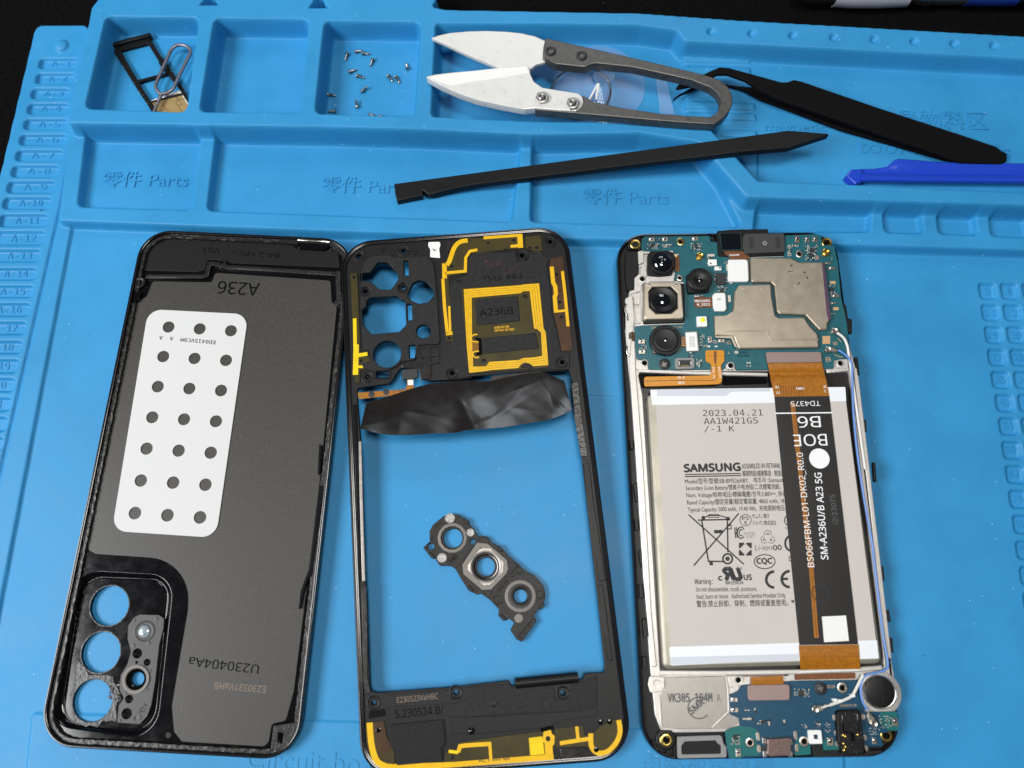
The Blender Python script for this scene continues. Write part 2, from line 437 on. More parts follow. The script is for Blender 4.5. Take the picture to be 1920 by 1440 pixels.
def flush_text():
    tmp = []
    for q in QUEUE + [('H', None, None, None, 0, 0, 0, 0, 0.0, k, 0, 'H', 0) for k in (None, 'mono', 'sans')]:
        c = bpy.data.curves.new('tmp_text', 'FONT'); c.body = q[0]; c.size = 1.0; c.resolution_u = 2
        if q[8] > 0: c.extrude = .02
        if q[9] and FONTS.get(q[9]): c.font = FONTS[q[9]]
        o = bpy.data.objects.new('tmp_text', c); col.objects.link(o); tmp.append(o)
    bpy.context.view_layer.update()
    dg = bpy.context.evaluated_depsgraph_get()
    ms = [bpy.data.meshes.new_from_object(o.evaluated_get(dg)) for o in tmp]
    caps = {k: max(v.co.y for v in me.vertices) for k, me in zip((None, 'mono', 'sans'), ms[-3:])}
    for q, me in zip(QUEUE, ms):
        s, parent, m, crop, p0, p1, cap, z, depth, font, bold, name, lean, mirror = q
        if not len(me.vertices): continue
        b = BASE[root_of(parent)]; lean_ = LEANS.get(root_of(parent), (0.0, 0.0, 0.0)); set_lean(*lean_)
        A = Vector(U(crop, *p0, z)); B = Vector(U(crop, *p1, z)); e = (B - A); L = e.length; e /= L; f = Vector((-e.y, e.x))
        co = np.empty(len(me.vertices) * 3, 'f'); me.vertices.foreach_get('co', co); co = co.reshape(-1, 3)
        x0, x1 = co[:, 0].min(), co[:, 0].max()
        sy = mmpx(crop, p0[0], p0[1], cap, z) / caps[font]
        yy = co[:, 1] * sy
        xx = (co[:, 0] - x0) / (x1 - x0) * L
        if mirror: xx = L - xx
        xx = xx + yy * lean
        zz = z + ((co[:, 2] / .02 + 1) / 2 * depth if depth > 0 else 0)
        wy = A.y + e.y * xx + f.y * yy
        out = np.stack([(A.x + e.x * xx + f.x * yy - b[0]) * S, (wy - b[1]) * S, (zz - b[2] + lean_[2] + lean_[0] * (wy - lean_[1])) * S + 0 * xx], 1)
        me.vertices.foreach_set('co', out.astype('f').ravel()); me.update()
        if bold > 0 and depth == 0: me = embolden(me, bold * sy * S * 1.4, e, f)
        me.materials.clear(); me.materials.append(MATS[m]); me.name = name
        o = bpy.data.objects.new(name, me); col.objects.link(o); o.parent = parent
    for o in tmp: 
        c = o.data; bpy.data.objects.remove(o); bpy.data.curves.remove(c)

# ---------------------------------------------------------------- the table
o = obj('tabletop', [(-900, -700, 0), (900, -700, 0), (900, 900, 0), (-900, 900, 0)], [(0, 1, 2, 3)], 'cloth'); o['kind'] = 'structure'

# ---------------------------------------------------------------- moulded silicone mat (one relief surface)
STEP = .4
gx = np.arange(-226, 236, STEP); gy = np.arange(-126, 238, STEP)
GX, GY = np.meshgrid(gx, gy); HH = np.zeros_like(GX)
def sdist(poly, X, Y):
    d = np.full(X.shape, 1e9); s = np.zeros(X.shape, bool); n = len(poly)
    for i in range(n):
        ax, ay = poly[i]; bx, by = poly[i - 1]; ex, ey = bx - ax, by - ay; wx, wy = X - ax, Y - ay
        t = np.clip((wx * ex + wy * ey) / (ex * ex + ey * ey + 1e-12), 0, 1)
        d = np.minimum(d, (wx - ex * t) ** 2 + (wy - ey * t) ** 2)
        c = (ay > Y) != (by > Y)
        with np.errstate(divide='ignore', invalid='ignore'):
            s ^= c & (X < ex * (Y - ay) / (ey if ey else 1e-12) + ax)
    return np.where(s, -1, 1) * np.sqrt(d)
def window_of(poly, pad):
    xs = [p[0] for p in poly]; ys = [p[1] for p in poly]
    i0 = max(0, int((min(xs) - pad - gx[0]) / STEP)); i1 = min(len(gx), int((max(xs) + pad - gx[0]) / STEP) + 2)
    j0 = max(0, int((min(ys) - pad - gy[0]) / STEP)); j1 = min(len(gy), int((max(ys) + pad - gy[0]) / STEP) + 2)
    return (slice(j0, j1), slice(i0, i1))
def sm(t): t = np.clip(t, 0, 1); return t * t * (3 - 2 * t)
def raise_to(poly, z, w, r=0, out=True):
    poly = rounded(ccw(poly), r); s = window_of(poly, w + 1); d = sdist(poly, GX[s], GY[s])
    h = HH[s]; t = sm(1 - (d + .25) / w)
    HH[s] = np.where(t > 0, np.maximum(h, h + (z - h) * t), h)
def cut_to(poly, z, w, r=0):
    poly = rounded(ccw(poly), r); s = window_of(poly, 1); d = sdist(poly, GX[s], GY[s])
    h = HH[s]; t = sm((-d + .2) / w); f = z(GX[s], GY[s]) if callable(z) else z
    HH[s] = np.where(t > 0, np.minimum(h, h + (f - h) * t), h)
Z_WORK, Z_STRIP, Z_LOW, Z_HIGH, F_LOW, F_HIGH = 3.0, 4.0, 7.0, 13.0, 3.6, 4.6
outline = [(166, 47), (67, 47), (0, 327), (-300, 1640), (2300, 1640), (2150, 95), (1920, 80), (166, 80)]
raise_to(P('f', outline, Z_STRIP), Z_WORK, .9, 4)
left = [(166, 47), (67, 47), (0, 327), (-300, 1640), (-98, 1640), (43, 900), (134, 421), (150, 300), (170, 100)]
raise_to(P('f', left, Z_STRIP), Z_STRIP, .8, 3)
raise_to(P('f', [(60, 1338), (566, 1352), (1185, 1368), (1580, 1376), (1592, 1640), (30, 1640)], 3.5), 3.5, .7, 1)
raise_to(P('f', [(900, 735), (1180, 743), (1180, 450), (900, 450)], 3.3), 3.3, .5)
# groove between the lettered strip and the work area
cut_to(strip(P('f', [(134, 268), (118, 367), (109, 407), (16, 817), (-60, 1150), (-150, 1560)], Z_STRIP), 1.3), 3.2, .6)
# lettered slots A-1 ... A-23
SLOTS = [('c1', a, b, c, d) for a, b, c, d in ((216, 434, 328, 386), (198, 416, 412, 470), (172, 394, 497, 555), (152, 384, 581, 640), (132, 380, 668, 728),
    (108, 374, 755, 815), (86, 350, 843, 905), (62, 330, 930, 995), (38, 310, 1018, 1085), (14, 288, 1108, 1175), (-8, 268, 1205, 1275), (-36, 250, 1300, 1378))]
SLOTS += [('c4', r - 272, r, t, b) for r, t, b in ((218, 195, 262), (198, 295, 360), (180, 390, 455), (162, 485, 555), (140, 585, 655), (118, 688, 758),
    (98, 788, 862), (78, 890, 965), (60, 995, 1070), (36, 1100, 1180), (14, 1210, 1285))]
for cr_, x0, x1, y0, y1 in SLOTS:
    k = .22 * (y1 - y0) / 2
    cut_to(P(cr_, [(x0 + k, y0), (x1 + k, y0), (x1 - k, y1), (x0 - k, y1)], Z_STRIP), Z_STRIP - 1.5, .8, 1.6)
# number cells on the right
CELLX = (320, 328, 337, 346, 356, 367, 377, 386, 396, 406, 416, 425, 436, 446); CELLY = (75, 135, 197, 260, 323, 388, 453, 520, 588, 657, 728, 800, 872, 945)
for i, (x, y) in enumerate(zip(CELLX, CELLY)):
    w, h = 50 + i * .5, 46 + i * .7
    for k in range(4):
        xx = x + k * (w + 11.5)
        cut_to(P('p8', [(xx, y), (xx + w, y + 2), (xx + w + 7, y + h + 2), (xx + 8, y + h)], Z_WORK), Z_WORK - 1.3, .8, 1.4)
# front tray row
raise_to(P('f', [(132, 233), (110, 413), (640, 433), (1073, 447), (1571, 458), (1920, 468), (2300, 480), (2300, 330), (1300, 200), (132, 200)], Z_LOW), Z_LOW, 1.8, 1.5)
cut_to(P('c1', [(492, 640), (1150, 640), (1082, 1184), (430, 1165)], Z_LOW), F_LOW, 1.7, 2.5)
cut_to(P('f', [(408, 215), (985, 225), (962, 417), (386, 396)], Z_LOW), F_LOW, 1.7, 2.5)
cut_to(P('f', [(997, 225), (1290, 225), (1395, 428), (993, 417)], Z_LOW), F_LOW, 1.7, 2.0)
cut_to(P('c3', [(585, 960), (1165, 985), (1158, 1163), (560, 1163)], Z_LOW), 4.6, 1.6, 2.0)
for x0, y0 in ((495, 690), (1035, 706), (1560, 730), (2100, 752)):
    cut_to(P('z5', [(x0, y0), (x0 + 405, y0 + 8), (x0 + 440, y0 + 268), (x0 + 25, y0 + 252)], Z_LOW), 4.6, 1.6, 2.0)
# high rear tray
high = [(172, 14), (183, 0), (190, -30), (803, -30), (818, 0), (808, 12), (836, 18), (1200, 24.5), (1380, 37.5), (1920, 68), (2150, 85), (2230, 395), (1920, 384),
        (1402, 369), (1312, 266), (1200, 248), (1010, 252), (927, 249), (810, 243), (640, 238), (128, 230)]
raise_to(P('f', high, Z_HIGH), Z_HIGH, 2.4, 1.2)
for pts in ([(592, 90), (1121, 95), (1050, 632), (474, 612)], [(1203, 100), (1741, 106), (1690, 634), (1118, 630)], [(1822, 116), (2370, 122), (2336, 656), (1768, 640)]):
    cut_to(P('c1', pts, Z_HIGH), F_HIGH, 2.2, 2.6)
xb = U('f', 1283, 150, 5)[0]
tool = [(816, 43), (1020, 43), (1200, 46), (1271, 56), (1286, 76), (1920, 109), (2120, 120), (2150, 375), (1920, 362), (1601, 347), (1421, 340), (1330, 241), (1117, 229), (1000, 228), (807, 219)]
cut_to(P('f', tool, Z_HIGH), lambda X, Y: F_HIGH + 1.2 * sm((X - xb + 1.2) / 2.4), 2.6, 1.8)
for q in ([(1282, 104), (1402, 107), (1404, 118), (1282, 116)], [(1284, 126), (1404, 130), (1406, 141), (1284, 138)], [(1286, 192), (1412, 196), (1414, 206), (1286, 203)],
          [(1288, 213), (1414, 216), (1416, 226), (1290, 224)], [(1350, 246), (1416, 248), (1418, 258), (1356, 256)], [(1366, 268), (1418, 270), (1419, 336), (1416, 336)]):
    raise_to(P('f', q, 6), 6.6, 1.0)
for x, y in ((357, 157), (560, 167), (765, 177), (970, 187), (1172, 196), (1372, 207), (1572, 218), (1772, 228), (1975, 239)):
    cut_to(circle(U('c3', x, y, Z_HIGH), 1.7, 20), Z_HIGH - 1.1, 1.3)
for q in ([(374, 9), (410, 9), (404, 3), (398, -8), (388, -8), (381, 3)], [(580, 14), (616, 14), (608, 4), (601, -8), (592, -8), (588, 4)]):
    cut_to(P('f', q, Z_HIGH), -.5, .6)
kx, ky = U('f', 116, 87, Z_STRIP); kd = np.clip(1 - ((GX - kx) ** 2 + (GY - ky) ** 2) / 2.7 ** 2, 0, 1)
HH += 1.5 * np.sqrt(kd) * (kd > 0)

def relief_mesh(name, m, B=12):
    ny, nx = HH.shape; cy, cx = ny - 1, nx - 1
    live = np.maximum.reduce([HH[:-1, :-1], HH[1:, :-1], HH[:-1, 1:], HH[1:, 1:]]) > .02
    mx = np.maximum.reduce([HH[:-1, :-1], HH[1:, :-1], HH[:-1, 1:], HH[1:, 1:]]); mn = np.minimum.reduce([HH[:-1, :-1], HH[1:, :-1], HH[:-1, 1:], HH[1:, 1:]])
    flat = (mx - mn) < 1e-4
    big = []; done = np.zeros_like(live)
    for j in range(1, cy - B - 1, B):
        for i in range(1, cx - B - 1, B):
            if live[j:j + B, i:i + B].all() and flat[j - 1:j + B + 1, i - 1:i + B + 1].all():
                done[j:j + B, i:i + B] = True; big.append((j, i))
    J, I = np.nonzero(live & ~done)
    a = J * nx + I; quads = np.stack([a, a + 1, a + nx + 1, a + nx], 1)
    ng = []
    for j, i in big:
        ng.append([j * nx + i + k for k in range(B)] + [(j + k) * nx + i + B for k in range(B)] + [(j + B) * nx + i + B - k for k in range(B)] + [(j + B - k) * nx + i for k in range(B)])
    ng = np.array(ng, np.int64).reshape(-1, 4 * B)
    allv = np.concatenate([quads.ravel(), ng.ravel()]); used, inv = np.unique(allv, return_inverse=True)
    co = np.stack([GX.ravel()[used] * S, GY.ravel()[used] * S, np.maximum(HH.ravel()[used], 0.0) * S + 1e-5], 1).astype('f')
    me = bpy.data.meshes.new(name); me.vertices.add(len(used)); me.vertices.foreach_set('co', co.ravel())
    me.loops.add(len(inv)); me.loops.foreach_set('vertex_index', inv.astype('i'))
    npoly = len(quads) + len(ng); me.polygons.add(npoly)
    st_ = np.concatenate([np.arange(len(quads)) * 4, len(quads) * 4 + np.arange(len(ng)) * 4 * B]).astype('i')
    me.polygons.foreach_set('loop_start', st_)
    me.polygons.foreach_set('use_smooth', np.ones(npoly, bool)); me.materials.append(MATS[m]); me.update(calc_edges=True); me.validate()
    o = bpy.data.objects.new(name, me); col.objects.link(o); BASE[o] = (0, 0, 0)
    return o
mat_o = relief_mesh('repair_mat', 'silicone')
tag(mat_o, 'bright blue moulded silicone work mat with trays and lettered slots under everything', 'work mat')
def emb(s, crop, p0, p1, cap, z, d=.24, font=None): text(s, mat_o, 'silicone', crop, p0, p1, cap, z - .05, d + .05, name='embossed_text', font=font)
emb('零件 Parts', 'c1', (575, 1045), (1055, 1052), 72, F_LOW, .36)
emb('零件 Parts', 'f', (602, 358), (764, 364), 25, F_LOW, .36)
emb('零件 Parts', 'f', (1092, 381), (1253, 384), 25, F_LOW, .36)
emb('magnetic', 'c3', (625, 655), (930, 658), 42, 5.8, .36)
emb('工具物料区', 'c3', (1175, 632), (1740, 645), 80, 5.8, .36)
emb('tool materials', 'c3', (1090, 765), (1855, 792), 80, 5.8, .36)
emb('Circuit board', 'f', (461, 1441), (742, 1452), 34, 3.5, .2)
emb('电路板定位槽', 'f', (1206, 1452), (1450, 1452), 28, 3.5, .2)
for n, (cr_, x0, x1, y0, y1) in enumerate(SLOTS):
    h = y1 - y0; w = x1 - x0
    emb('A-%d' % (n + 1), cr_, (x0 + w * .36 - h * .08, y1 - h * .22), (x0 + w * .36 + w * .46, y1 - h * .22), h * .55, Z_STRIP - 1.5, .22, font='mono')
for i, (x, y) in enumerate(zip(CELLX, CELLY)):
    for k in range(3):
        xx = x + k * (62 + i * .5)
        n = 8 * i + 3 + k
        emb(str(n), 'p8', (xx + (20 if n < 10 else 13), y + 36), (xx + (32 if n < 10 else 42), y + 36), 22, Z_WORK - 1.3, .34)

# ================================================================ back cover, lying on its outside
zc = 4.2
set_lean(.014, U('f', 300, 1410, 3)[1], 0.25)
cover = thing('back_cover', 'black phone back cover lying inside up with white perforated pad at left', 'back cover', (*U('f', 365, 930, 3), 3.0))
ANG[cover] = -.052
CO = [(267, 429), (664, 448), (557.6, 1427), (66.5, 1399)]
outer = rounded(ccw(P('f', CO, 7.0)), 10.5, 10)
rec_o = rounded(ccw(P('z7', [(238, 108), (938, 146), (806, 1322), (34, 1216)], 5.0)), 7.6, 8)
rec_i = rounded(ccw(P('z7', [(292, 168), (892, 188), (776, 1246), (146, 1192)], 3.7)), 5.8, 8)
V, Fc = plate_data(offset(outer, -.6), [rec_o], zc, 5.0, 0)
obj('inner_floor', V, Fc, 'black_gloss', cover)
# outer shell: curved skirt from the mat up to the rim
V, Fc = [], []
prof = [(-2.6, 3.35), (-1.2, 3.7), (-.35, 4.4), (0, 5.4), (0, 6.6), (-.2, 7.0), (-.6, 7.1), (-.95, 6.95), (-1.1, 6.5), (-1.1, 5.0)]
n = len(outer)
for d, z in prof: V += [(x, y, z) for x, y in (offset(outer, d) if d else outer)]
for k in range(len(prof) - 1):
    for i in range(n): Fc.append((k * n + i, k * n + (i + 1) % n, (k + 1) * n + (i + 1) % n, (k + 1) * n + i))
obj('rim', V, Fc, 'rim_gloss', cover)
# ragged glue left along the rim: a strip with an uneven inner edge and lumpy top
rnd = random.Random(4)
def ragged_ring(name, parent, loop, d0, d1, z0, z1, m, jit=.45, every=.7, top=.35):
    L = []
    for i in range(len(loop)):
        a, b = loop[i], loop[(i + 1) % len(loop)]; k = max(1, int(math.hypot(a[0] - b[0], a[1] - b[1]) / every))
        L += [(a[0] + (b[0] - a[0]) * t / k, a[1] + (b[1] - a[1]) * t / k) for t in range(k)]
    n = len(L); V = []; nrm = offset(L, 1.0); rows = 5
    for j in range(rows + 1):
        for i, p in enumerate(L):
            u = (nrm[i][0] - p[0], nrm[i][1] - p[1])
            t = j / rows; d = d0 + (d1 - d0) * t
            if j == rows: d += (rnd.random() - .5) * 2 * jit
            elif j: d += (rnd.random() - .5) * .25
            z = z1 + (rnd.random() - .5) * top if j < rows else z0
            V.append((p[0] + u[0] * d, p[1] + u[1] * d, z))
    Fc = [(j * n + i, j * n + (i + 1) % n, (j + 1) * n + (i + 1) % n, (j + 1) * n + i) for j in range(rows) for i in range(n)]
    return obj(name, V, Fc, m, parent, ang=60)
ragged_ring('adhesive_strip', cover, outer, -1.1, -2.6, 5.0, 6.1, 'adhesive', .22, .7, .16)
# recess of the camera window: smooth trough wall and floor with three openings
def loft(name, parent, m, a, b, steps, ang=40):
    k = min(len(a), len(b)); V, Fc = [], []
    for t, z in steps: V += [(p[0] + (q[0] - p[0]) * t, p[1] + (q[1] - p[1]) * t, z) for p, q in zip(a[:k], b[:k])]
    for s_ in range(len(steps) - 1):
        for i in range(k): Fc.append((s_ * k + i, s_ * k + (i + 1) % k, (s_ + 1) * k + (i + 1) % k, (s_ + 1) * k + i))
    return obj(name, V, Fc, m, parent, ang=ang)
loft('window_trough', cover, 'black_gloss', rec_o, rec_i, [(0, 5.0), (.06, 4.98), (.16, 4.85), (.30, 4.5), (.45, 4.05), (.6, 3.72), (.72, 3.52), (.85, 3.5), (.93, 3.62), (1, 3.72)], 70)
V, Fc = plate_data(rec_i, [hole_loop(('c', x, y, r), 'z7', 3.7) for x, y, r in ((475, 362, 137), (414, 693, 139), (356, 1036, 141), (662, 886, 60))], 3.05, 3.72, 0)
obj('camera_window', V, Fc, 'black_gloss', cover)
for x, y, r in ((475, 362, 137), (414, 693, 139), (356, 1036, 141)):
    c = circle(U('z7', x, y, 3.7), mmpx('z7', x, y, 2 * r, 3.7) / 2, 40)
    ro = [(p[0] + (p[0] - U('z7', x, y, 3.7)[0]) * .03 * (1 + rnd.random()), p[1] + (p[1] - U('z7', x, y, 3.7)[1]) * .03 * (1 + rnd.random())) for p in c]
    V, Fc = plate_data(ro, [c], 3.6, 3.80, 0); obj('opening_edge', V, Fc, 'adhesive', cover)
# torn glue round the lowest opening
q = [(250, 745), (300, 800), (330, 850), (400, 855), (440, 850), (480, 865), (500, 890), (530, 940), (548, 985), (560, 1030), (530, 1060), (520, 1190), (470, 1180), (420, 1190), (390, 1225), (300, 1220), (230, 1190), (210, 1100), (195, 1000), (230, 900), (235, 830)]
q = [(x + rnd.uniform(-7, 7), y + rnd.uniform(-7, 7)) for x, y in [((a[0] * (1 - t) + b[0] * t), (a[1] * (1 - t) + b[1] * t)) for a, b in zip(q, q[1:] + q[:1]) for t in (0, .33, .66)]]
plate('glue_residue', cover, 'adhesive', 'z7', q, 3.6, 3.92, holes=[('c', 356, 1036, 143)], bevel=.12)
for i in range(26):
    x, y = rnd.uniform(470, 545), rnd.uniform(870, 1060); w = rnd.uniform(6, 16)
    pts = [(x + w * math.cos(a) * rnd.uniform(.6, 1.3), y + w * math.sin(a) * rnd.uniform(.6, 1.3)) for a in (0, 1.2, 2.4, 3.6, 5)]
    plate('glue_crumb', cover, 'adhesive', 'z7', pts, 3.8, 4.0 + rnd.random() * .35, bevel=.1)
# lens holder
hold = plate('lens_holder', cover, 'grey_plastic', 'z7', [(690, 424), (826, 428), (862, 452), (858, 525), (828, 645), (800, 900), (772, 1070), (742, 1150), (690, 1206), (528, 1195), (540, 1072),
    (576, 1020), (545, 960), (552, 858), (600, 780), (626, 690), (602, 600), (606, 505), (650, 444)], 3.7, 4.6, r=.5, holes=[('c', 672, 702, 33), ('c', 742, 765, 23), ('c', 663, 886, 74), ('c', 614, 1026, 27), ('c', 597, 1130, 36), ('c', 668, 765, 9)], bevel=.12)
lathe('flash_lens', cover, 'flash_glass', 'z7', 718, 547, [(1.9, 4.4), (1.75, 4.75), (1.3, 4.95), (.6, 5.05), (0, 5.08)], zc=4.7)
lathe('flash_ring', hold, 'grey_plastic', 'z7', 722, 545, [(3.3, 4.5), (3.2, 4.78), (2.9, 4.8), (2.7, 4.65), (2.1, 4.65), (2.0, 4.8), (1.75, 4.8), (1.7, 4.5)], zc=4.7)
lathe('lens_ring', hold, 'ring_grey', 'z7', 662, 886, [(4.0, 4.4), (4.0, 5.0), (3.6, 5.05), (3.25, 5.0), (3.05, 4.8)], zc=4.9)
lathe('lens_well', hold, 'black_gloss', 'z7', 662, 886, [(3.05, 4.82), (2.7, 4.2), (2.1, 3.9), (1.95, 3.75), (1.95, 3.1)], zc=4.9)
for x, y, r in ((655, 466, 10), (808, 455, 14), (755, 628, 14), (645, 645, 16), (762, 826, 12), (590, 985, 12), (742, 955, 10), (690, 1155, 18), (552, 1177, 9)):
    lathe('pip', hold, 'grey_plastic', 'z7', x, y, [(mmpx('z7', x, y, 2 * r, 4.6) / 2, 4.55), (mmpx('z7', x, y, 2 * r, 4.6) / 2, 4.68), (mmpx('z7', x, y, 1.4 * r, 4.6) / 2, 4.72), (0, 4.72)], 14)
plate('arrow_mark', hold, 'black', 'z7', [(640, 1162), (664, 1142), (660, 1185)], 4.6, 4.65, bevel=0)
text('A23', hold, 'engraved', 'z7', (722, 1052), (700, 1118), 26, 4.61)
text('>PC<', hold, 'engraved', 'z7', (690, 1080), (668, 1150), 22, 4.61)
# satin panel with the moulded marks
plate('inner_panel', cover, 'panel', 'f', [(275, 556), (286, 527), (398, 529), (403, 511), (620, 526), (622, 567), (632, 572), (600, 900), (551, 1297), (536, 1352), (510, 1357), (504, 1391), (495, 1400),
    (341, 1391), (326, 1372), (322, 1324), (339, 1222), (352, 1145)] + [(278 + 75 * math.cos(a), 1122 - 76 * math.sin(a)) for a in [k * math.pi / 20 for k in range(0, 10)]] + [(270, 1045), (180, 1039), (165, 1031), (165, 1016), (188, 900), (243, 608), (253, 567)], 4.9, 5.25, r=1.2, bevel=.12)
plate('top_panel', cover, 'black', 'z6', [(128, 372), (118, 300), (160, 180), (225, 110), (300, 84), (900, 112), (1400, 148), (1450, 190), (1690, 196), (1800, 215), (1815, 352), (865, 312), (780, 286), (680, 282), (655, 372), (600, 388)], 4.9, 5.15, r=.8, bevel=.1)
band('wall_rib', cover, 'black', 'z6', [(150, 425), (640, 424), (672, 412), (694, 318), (722, 312), (860, 345), (1780, 404)], 40, 5.0, 6.3, bevel=.25)
band('wall_rib', cover, 'adhesive', 'z6', [(1796, 380), (1806, 640), (1780, 660)], 44, 5.0, 6.1, bevel=.2)
band('glue_line', cover, 'adhesive', 'z6', [(180, 420), (420, 426), (640, 430)], 24, 6.2, 6.42, bevel=.1)
band('glue_line', cover, 'adhesive', 'z6', [(880, 346), (1300, 372), (1740, 402)], 26, 6.2, 6.42, bevel=.1)
lathe('screw_boss', cover, 'adhesive', 'z6', 100, 480, [(1.9, 5.0), (1.9, 6.3), (1.6, 6.5), (1.0, 6.4), (.9, 5.4), (0, 5.4)], 14, zc=6)
lathe('screw_boss', cover, 'black', 'z6', 805, 322, [(1.6, 5.0), (1.5, 6.35), (1.0, 6.4), (.9, 5.3), (0, 5.3)], 14, zc=6)
plate('clip_block', cover, 'black_gloss', 'z6', [(1445, 128), (1735, 150), (1688, 198), (1462, 186)], 5.0, 6.6, r=.3, bevel=.2)
plate('clip_edge', cover, 'steel', 'z6', [(1450, 104), (1730, 122), (1728, 134), (1452, 118)], 6.4, 6.9, bevel=.2)
plate('side_tab', cover, 'black_gloss', 'c4', [(708, 415), (760, 425), (752, 470), (716, 490), (694, 575), (672, 575)], 5.0, 6.2, r=.3, bevel=.15)
plate('corner_block', cover, 'adhesive', 'c5', [(1368, 1228), (1492, 1208), (1482, 1290), (1440, 1352), (1352, 1350)], 5.0, 6.2, r=.6, holes=[([(1392, 1262), (1418, 1266), (1412, 1316), (1388, 1312)], .2)], bevel=.2)
for pts in ([(1596, 10), (1622, 30), (1560, 470), (1540, 500), (1520, 560), (1505, 640), (1490, 650), (1500, 560), (1525, 490), (1545, 440)],):
    plate('edge_strip', cover, 'rim_gloss', 'c5', pts, 5.9, 6.7, r=.3, bevel=.3)
plate('edge_strip', cover, 'rim_gloss', 'c4', [(1722, 1245), (1740, 1250), (1730, 1400), (1712, 1420)], 5.9, 6.75, r=.3, bevel=.3)
lathe('pip', cover, 'black', 'z7', 898, 1282, [(.8, 4.9), (.8, 5.2), (.5, 5.25), (0, 5.1)], 14)
# white perforated pad
zp = 5.6
cor = P('f', [(277.8, 579.5), (465.5, 589), (405, 1008.5), (209.5, 995.5)], zp)
hole_c = P('f', [(316, 613), (433, 620), (375, 970), (253, 962)], zp)
holes = []
for r_ in range(7):
    for k in range(3):
        u, v = k / 2, r_ / 6
        a = Vector(hole_c[0]).lerp(Vector(hole_c[1]), u); b = Vector(hole_c[3]).lerp(Vector(hole_c[2]), u)
        holes.append(('m', circle(a.lerp(b, v), 1.95, 24)))
plate('perforated_pad', cover, 'white_pad', None, cor, 5.25, zp, r=4.6, holes=holes, bevel=.06, seg=8)
text('ED0415VC9M  A  A', cover, 'ink', 'c4', (1165, 688), (862, 662), 20, zp + .01, font='mono', bold=.01)
text('A236', cover, 'engraved', 'z6', (1132, 488), (778, 466), 112, 5.25, .12, bold=.004)
text('#4-2 >PC<    V01', cover, 'engraved', 'z6', (1312, 232), (655, 178), 44, 5.15, .04)
text('U230404Aa', cover, 'engraved', 'c5', (1298, 925), (950, 884), 42, 5.25, .05)
text('E230331VaHB', cover, 'ink_tan', 'c5', (1330, 1030), (1074, 1010), 32, 5.26)

# ================================================================ rear housing frame
zf_ = 6.4
set_lean(.024, U('f', 930, 1440, 3)[1], 0.5)
frame = thing('rear_housing', 'black rear housing frame with gold antenna film and large open window', 'phone frame', (*U('f', 910, 930, 3), 3.0))
ANG[frame] = .095
fo = rounded(ccw(P('f', [(637, 454), (1063, 422), (1189, 1424), (677, 1462)], 7.0)), 10.5, 10)
WIN = [(669.5, 729), (687, 725), (731, 719), (745, 698), (752, 690), (786, 688), (787, 709), (807, 714), (869, 711), (884, 708), (885, 701), (918, 700), (925, 694), (1012, 692), (1020, 697), (1068, 694),
       (1075, 719), (1076, 760), (1090, 851), (1120, 1118), (1134, 1250), (1134, 1259), (1130, 1261), (1097, 1263), (1095, 1273), (968, 1286), (958, 1286), (955, 1276), (850, 1288), (707, 1299), (696, 1296), (693, 1286), (690, 1204), (687, 1118), (685, 1090), (678, 851), (670, 749)]
HOLES = [([(330, 340), (400, 340), (482, 428), (490, 470), (432, 555), (345, 555), (272, 492), (188, 482), (190, 427), (265, 420)], .5),
         ([(560, 590), (600, 505), (650, 480), (702, 490), (766, 560), (766, 602), (720, 655), (650, 665), (588, 640)], .5),
         ([(240, 640), (270, 615), (480, 605), (512, 636), (540, 640), (550, 830), (495, 885), (280, 905), (240, 860), (202, 812), (200, 712), (235, 690)], .3),
         ('c', 685, 882, 57), ('c', 400, 1060, 109), ([(556, 666), (592, 664), (597, 792), (560, 796)], .15), ([(572, 988), (622, 985), (626, 1088), (574, 1092)], .15), ([(312, 1194), (410, 1190), (412, 1240), (314, 1246)], .15),
         ([(530, 328), (566, 325), (570, 442), (534, 446)], .15)]
SCREWS = [('m1', 180, 295), ('m1', 530, 255), ('m1', 232, 570), ('m1', 525, 540), ('m1', 1675, 182), ('m1', 1455, 290), ('m1', 1770, 1125), ('m1', 910, 1210), ('m1', 245, 1240),
          ('m3', 175, 795), ('m3', 715, 725), ('m3', 1415, 730), ('m3', 235, 1165), ('m3', 800, 1140), ('m3', 1155, 1105), ('m3', 1705, 1030)]
hl = [rounded(ccw(P('f', WIN, zf_)), .6, 3)] + [hole_loop(h, 'm1', zf_) for h in HOLES]
hl += [circle(U(c, x, y, zf_), .72, 14) for c, x, y in SCREWS]
V, Fc = plate_data(offset(fo, -.9), hl, 4.6, zf_, .14)
obj('housing_plate', V, Fc, 'black', frame)
V, Fc = [], []; n = len(fo)
prof = [(-1.2, 3.05), (-.4, 3.2), (0, 3.8), (.12, 5.4), (0, 6.6), (-.25, 7.0), (-.55, 7.05), (-.75, 6.8), (-1.0, 6.75), (-1.25, 6.95), (-1.5, 6.9), (-1.7, 6.3)]
for d, z in prof: V += [(x, y, z) for x, y in (offset(fo, d) if d else fo)]
for k in range(len(prof) - 1):
    for i in range(n): Fc.append((k * n + i, k * n + (i + 1) % n, (k + 1) * n + (i + 1) % n, (k + 1) * n + i))
obj('outer_rim', V, Fc, 'rim_gloss', frame)
for c, x, y in SCREWS:
    lathe('screw_seat', frame, 'black', c, x, y, [(1.95, 6.3), (1.95, 6.65), (1.75, 6.72), (1.45, 6.62), (1.35, 6.2), (1.05, 6.2), (1.0, 6.6), (.8, 6.62), (.72, 6.3), (.72, 5.0)], 20, zc=6.5)
